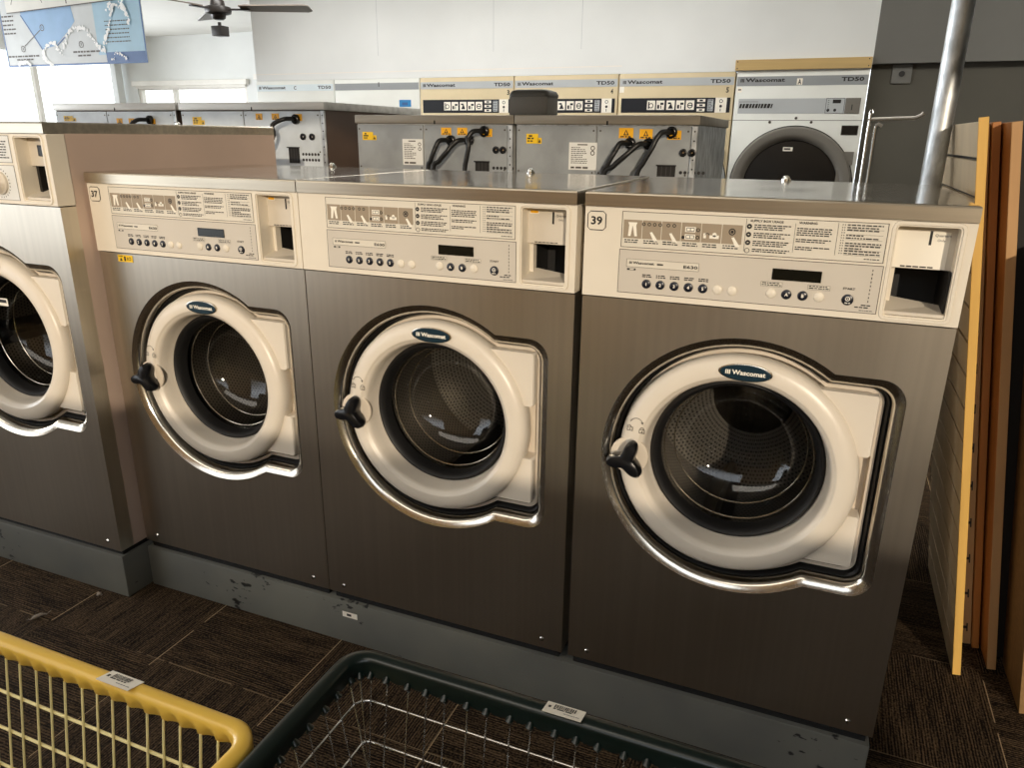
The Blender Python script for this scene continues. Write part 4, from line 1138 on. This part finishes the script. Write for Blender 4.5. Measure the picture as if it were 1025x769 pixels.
# lint on the carpet
lt = MB('lint'); rng = random.Random(3)
pts = [(-.176,-.275,.004),(-.173,-.262,.006),(-.168,-.248,.006),(-.160,-.236,.003)]
lt.tube(pts, [.0015,.0055,.0045,.001], 8)
for k_ in range(14):
    a = rng.uniform(0,2*PI); c = Vector(pts[rng.randrange(4)]); d = Vector((math.cos(a)*.006, math.sin(a)*.014, rng.uniform(-.002,.006)))
    lt.tube([c, c+d*.6, c+d], [.0008,.0006,.0003], 4)
tag(lt.build('lint_tuft', None, 60), 'small pale tuft of lint on the carpet by the yellow basket', 'lint')
lt = MB('lint'); lt.tube([(-.108,-.112,.0),(-.106,-.11,.006),(-.10,-.108,.007),(-.097,-.106,.001)], [.003,.006,.005,.002], 8)
tag(lt.build('paper_scrap', None, 60), 'tiny white scrap on the carpet near the plinth corner', 'scrap')

# ------------------------------------------------------------------ light
scn = bpy.context.scene
w = bpy.data.worlds.new('sky'); scn.world = w; w.use_nodes = True; nt = w.node_tree
N = nt.nodes.new; L = nt.links.new
bg = nt.nodes['Background']
tc = N('ShaderNodeTexCoord'); sp = N('ShaderNodeSeparateXYZ'); L(tc.outputs['Generated'], sp.inputs[0])
# bright sky over the left and far sides, dim street on the near side
a1 = N('ShaderNodeMath'); a1.operation = 'MULTIPLY'; a1.inputs[1].default_value = -.72; L(sp.outputs[0], a1.inputs[0])
a2 = N('ShaderNodeMath'); a2.operation = 'MULTIPLY_ADD'; a2.inputs[1].default_value = .8; L(sp.outputs[1], a2.inputs[0]); L(a1.outputs[0], a2.inputs[2])
cr = N('ShaderNodeValToRGB'); cr.color_ramp.elements[0].position = .36; cr.color_ramp.elements[0].color = (.30,.225,.125,1)
cr.color_ramp.elements[1].position = .62; cr.color_ramp.elements[1].color = (2.6,2.75,2.9,1)
mr = N('ShaderNodeMapRange'); mr.inputs['From Min'].default_value = -1; mr.inputs['From Max'].default_value = 1; a3 = N('ShaderNodeMath'); a3.operation = 'MAXIMUM'; a3.inputs[1].default_value = 0; L(sp.outputs[2], a3.inputs[0])
a4 = N('ShaderNodeMath'); a4.operation = 'MULTIPLY_ADD'; a4.inputs[1].default_value = 3.0; L(a3.outputs[0], a4.inputs[0]); L(a2.outputs[0], a4.inputs[2])
L(a4.outputs[0], mr.inputs['Value'])
L(mr.outputs[0], cr.inputs[0]); L(cr.outputs[0], bg.inputs['Color']); bg.inputs['Strength'].default_value = 1.0

def area(name, loc, target, sx, sy, power, col):
    l = bpy.data.lights.new(name, 'AREA'); l.shape = 'RECTANGLE'; l.size = sx; l.size_y = sy; l.energy = power; l.color = col
    o = bpy.data.objects.new(name, l); C.objects.link(o); o.location = loc
    o.rotation_euler = (Vector(target)-Vector(loc)).to_track_quat('-Z', 'Y').to_euler(); return o
su = bpy.data.lights.new('sun', 'SUN'); su.energy = 2.3; su.angle = math.radians(.8); su.color = (1,.85,.66)
so = bpy.data.objects.new('sun', su); C.objects.link(so)
el = math.radians(13.5)
d = Vector((-.447*math.cos(el), .894*math.cos(el), -math.sin(el)))
so.rotation_euler = d.to_track_quat('-Z', 'Y').to_euler(); so.location = (4,-6,3)
area('left_window_light', (-7.9,2.0,1.6), (0,1.5,1.2), 7, 1.7, 380, (.94,.97,1))
area('ceiling_fill', (-.6,2.9,2.58), (-.6,2.9,0), 3.6, .35, 52, (1,.97,.92))  # added fill brightening the far row and back wall
area('ceiling_fill', (3.2,2.4,2.58), (3.0,3.2,0), 1.8, .3, 34, (1,.95,.86))  # added fill to lift the dark wall on the right
area('ceiling_fill', (-.4,-2.1,2.58), (-.4,-2.1,0), 4.0, 1.0, 38, (1,.92,.80))  # added fill over the near side, lifts washer fronts and door rims
area('left_shop_window_light', (-3.9,-3.1,1.25), (-1.2,0,1.0), 4.2, 1.7, 14, (.88,.95,1))

# ------------------------------------------------------------------ camera
cam = bpy.data.cameras.new('camera'); co = bpy.data.objects.new('camera', cam); C.objects.link(co)
f = Vector((-0.35801032,0.87802186,-0.31765741)); r = Vector((0.9246026,0.38078935,0.01046439)); u = r.cross(f)
co.matrix_world = Matrix(((r.x,u.x,-f.x,1.76416217),(r.y,u.y,-f.y,-1.41356017),(r.z,u.z,-f.z,1.16993321+FL),(0,0,0,1)))
cam.sensor_width = 36; cam.lens = 742.1*36/1025; cam.clip_start = .02; cam.clip_end = 200
scn.camera = co
scn.view_settings.view_transform = 'Standard'; scn.view_settings.look = 'None'; scn.view_settings.exposure = 0
scn.cycles.max_bounces = 8; scn.cycles.transparent_max_bounces = 12; scn.cycles.caustics_reflective = False; scn.cycles.caustics_refractive = False
scn.cycles.sample_clamp_indirect = 6
scn.cycles.use_denoising = True
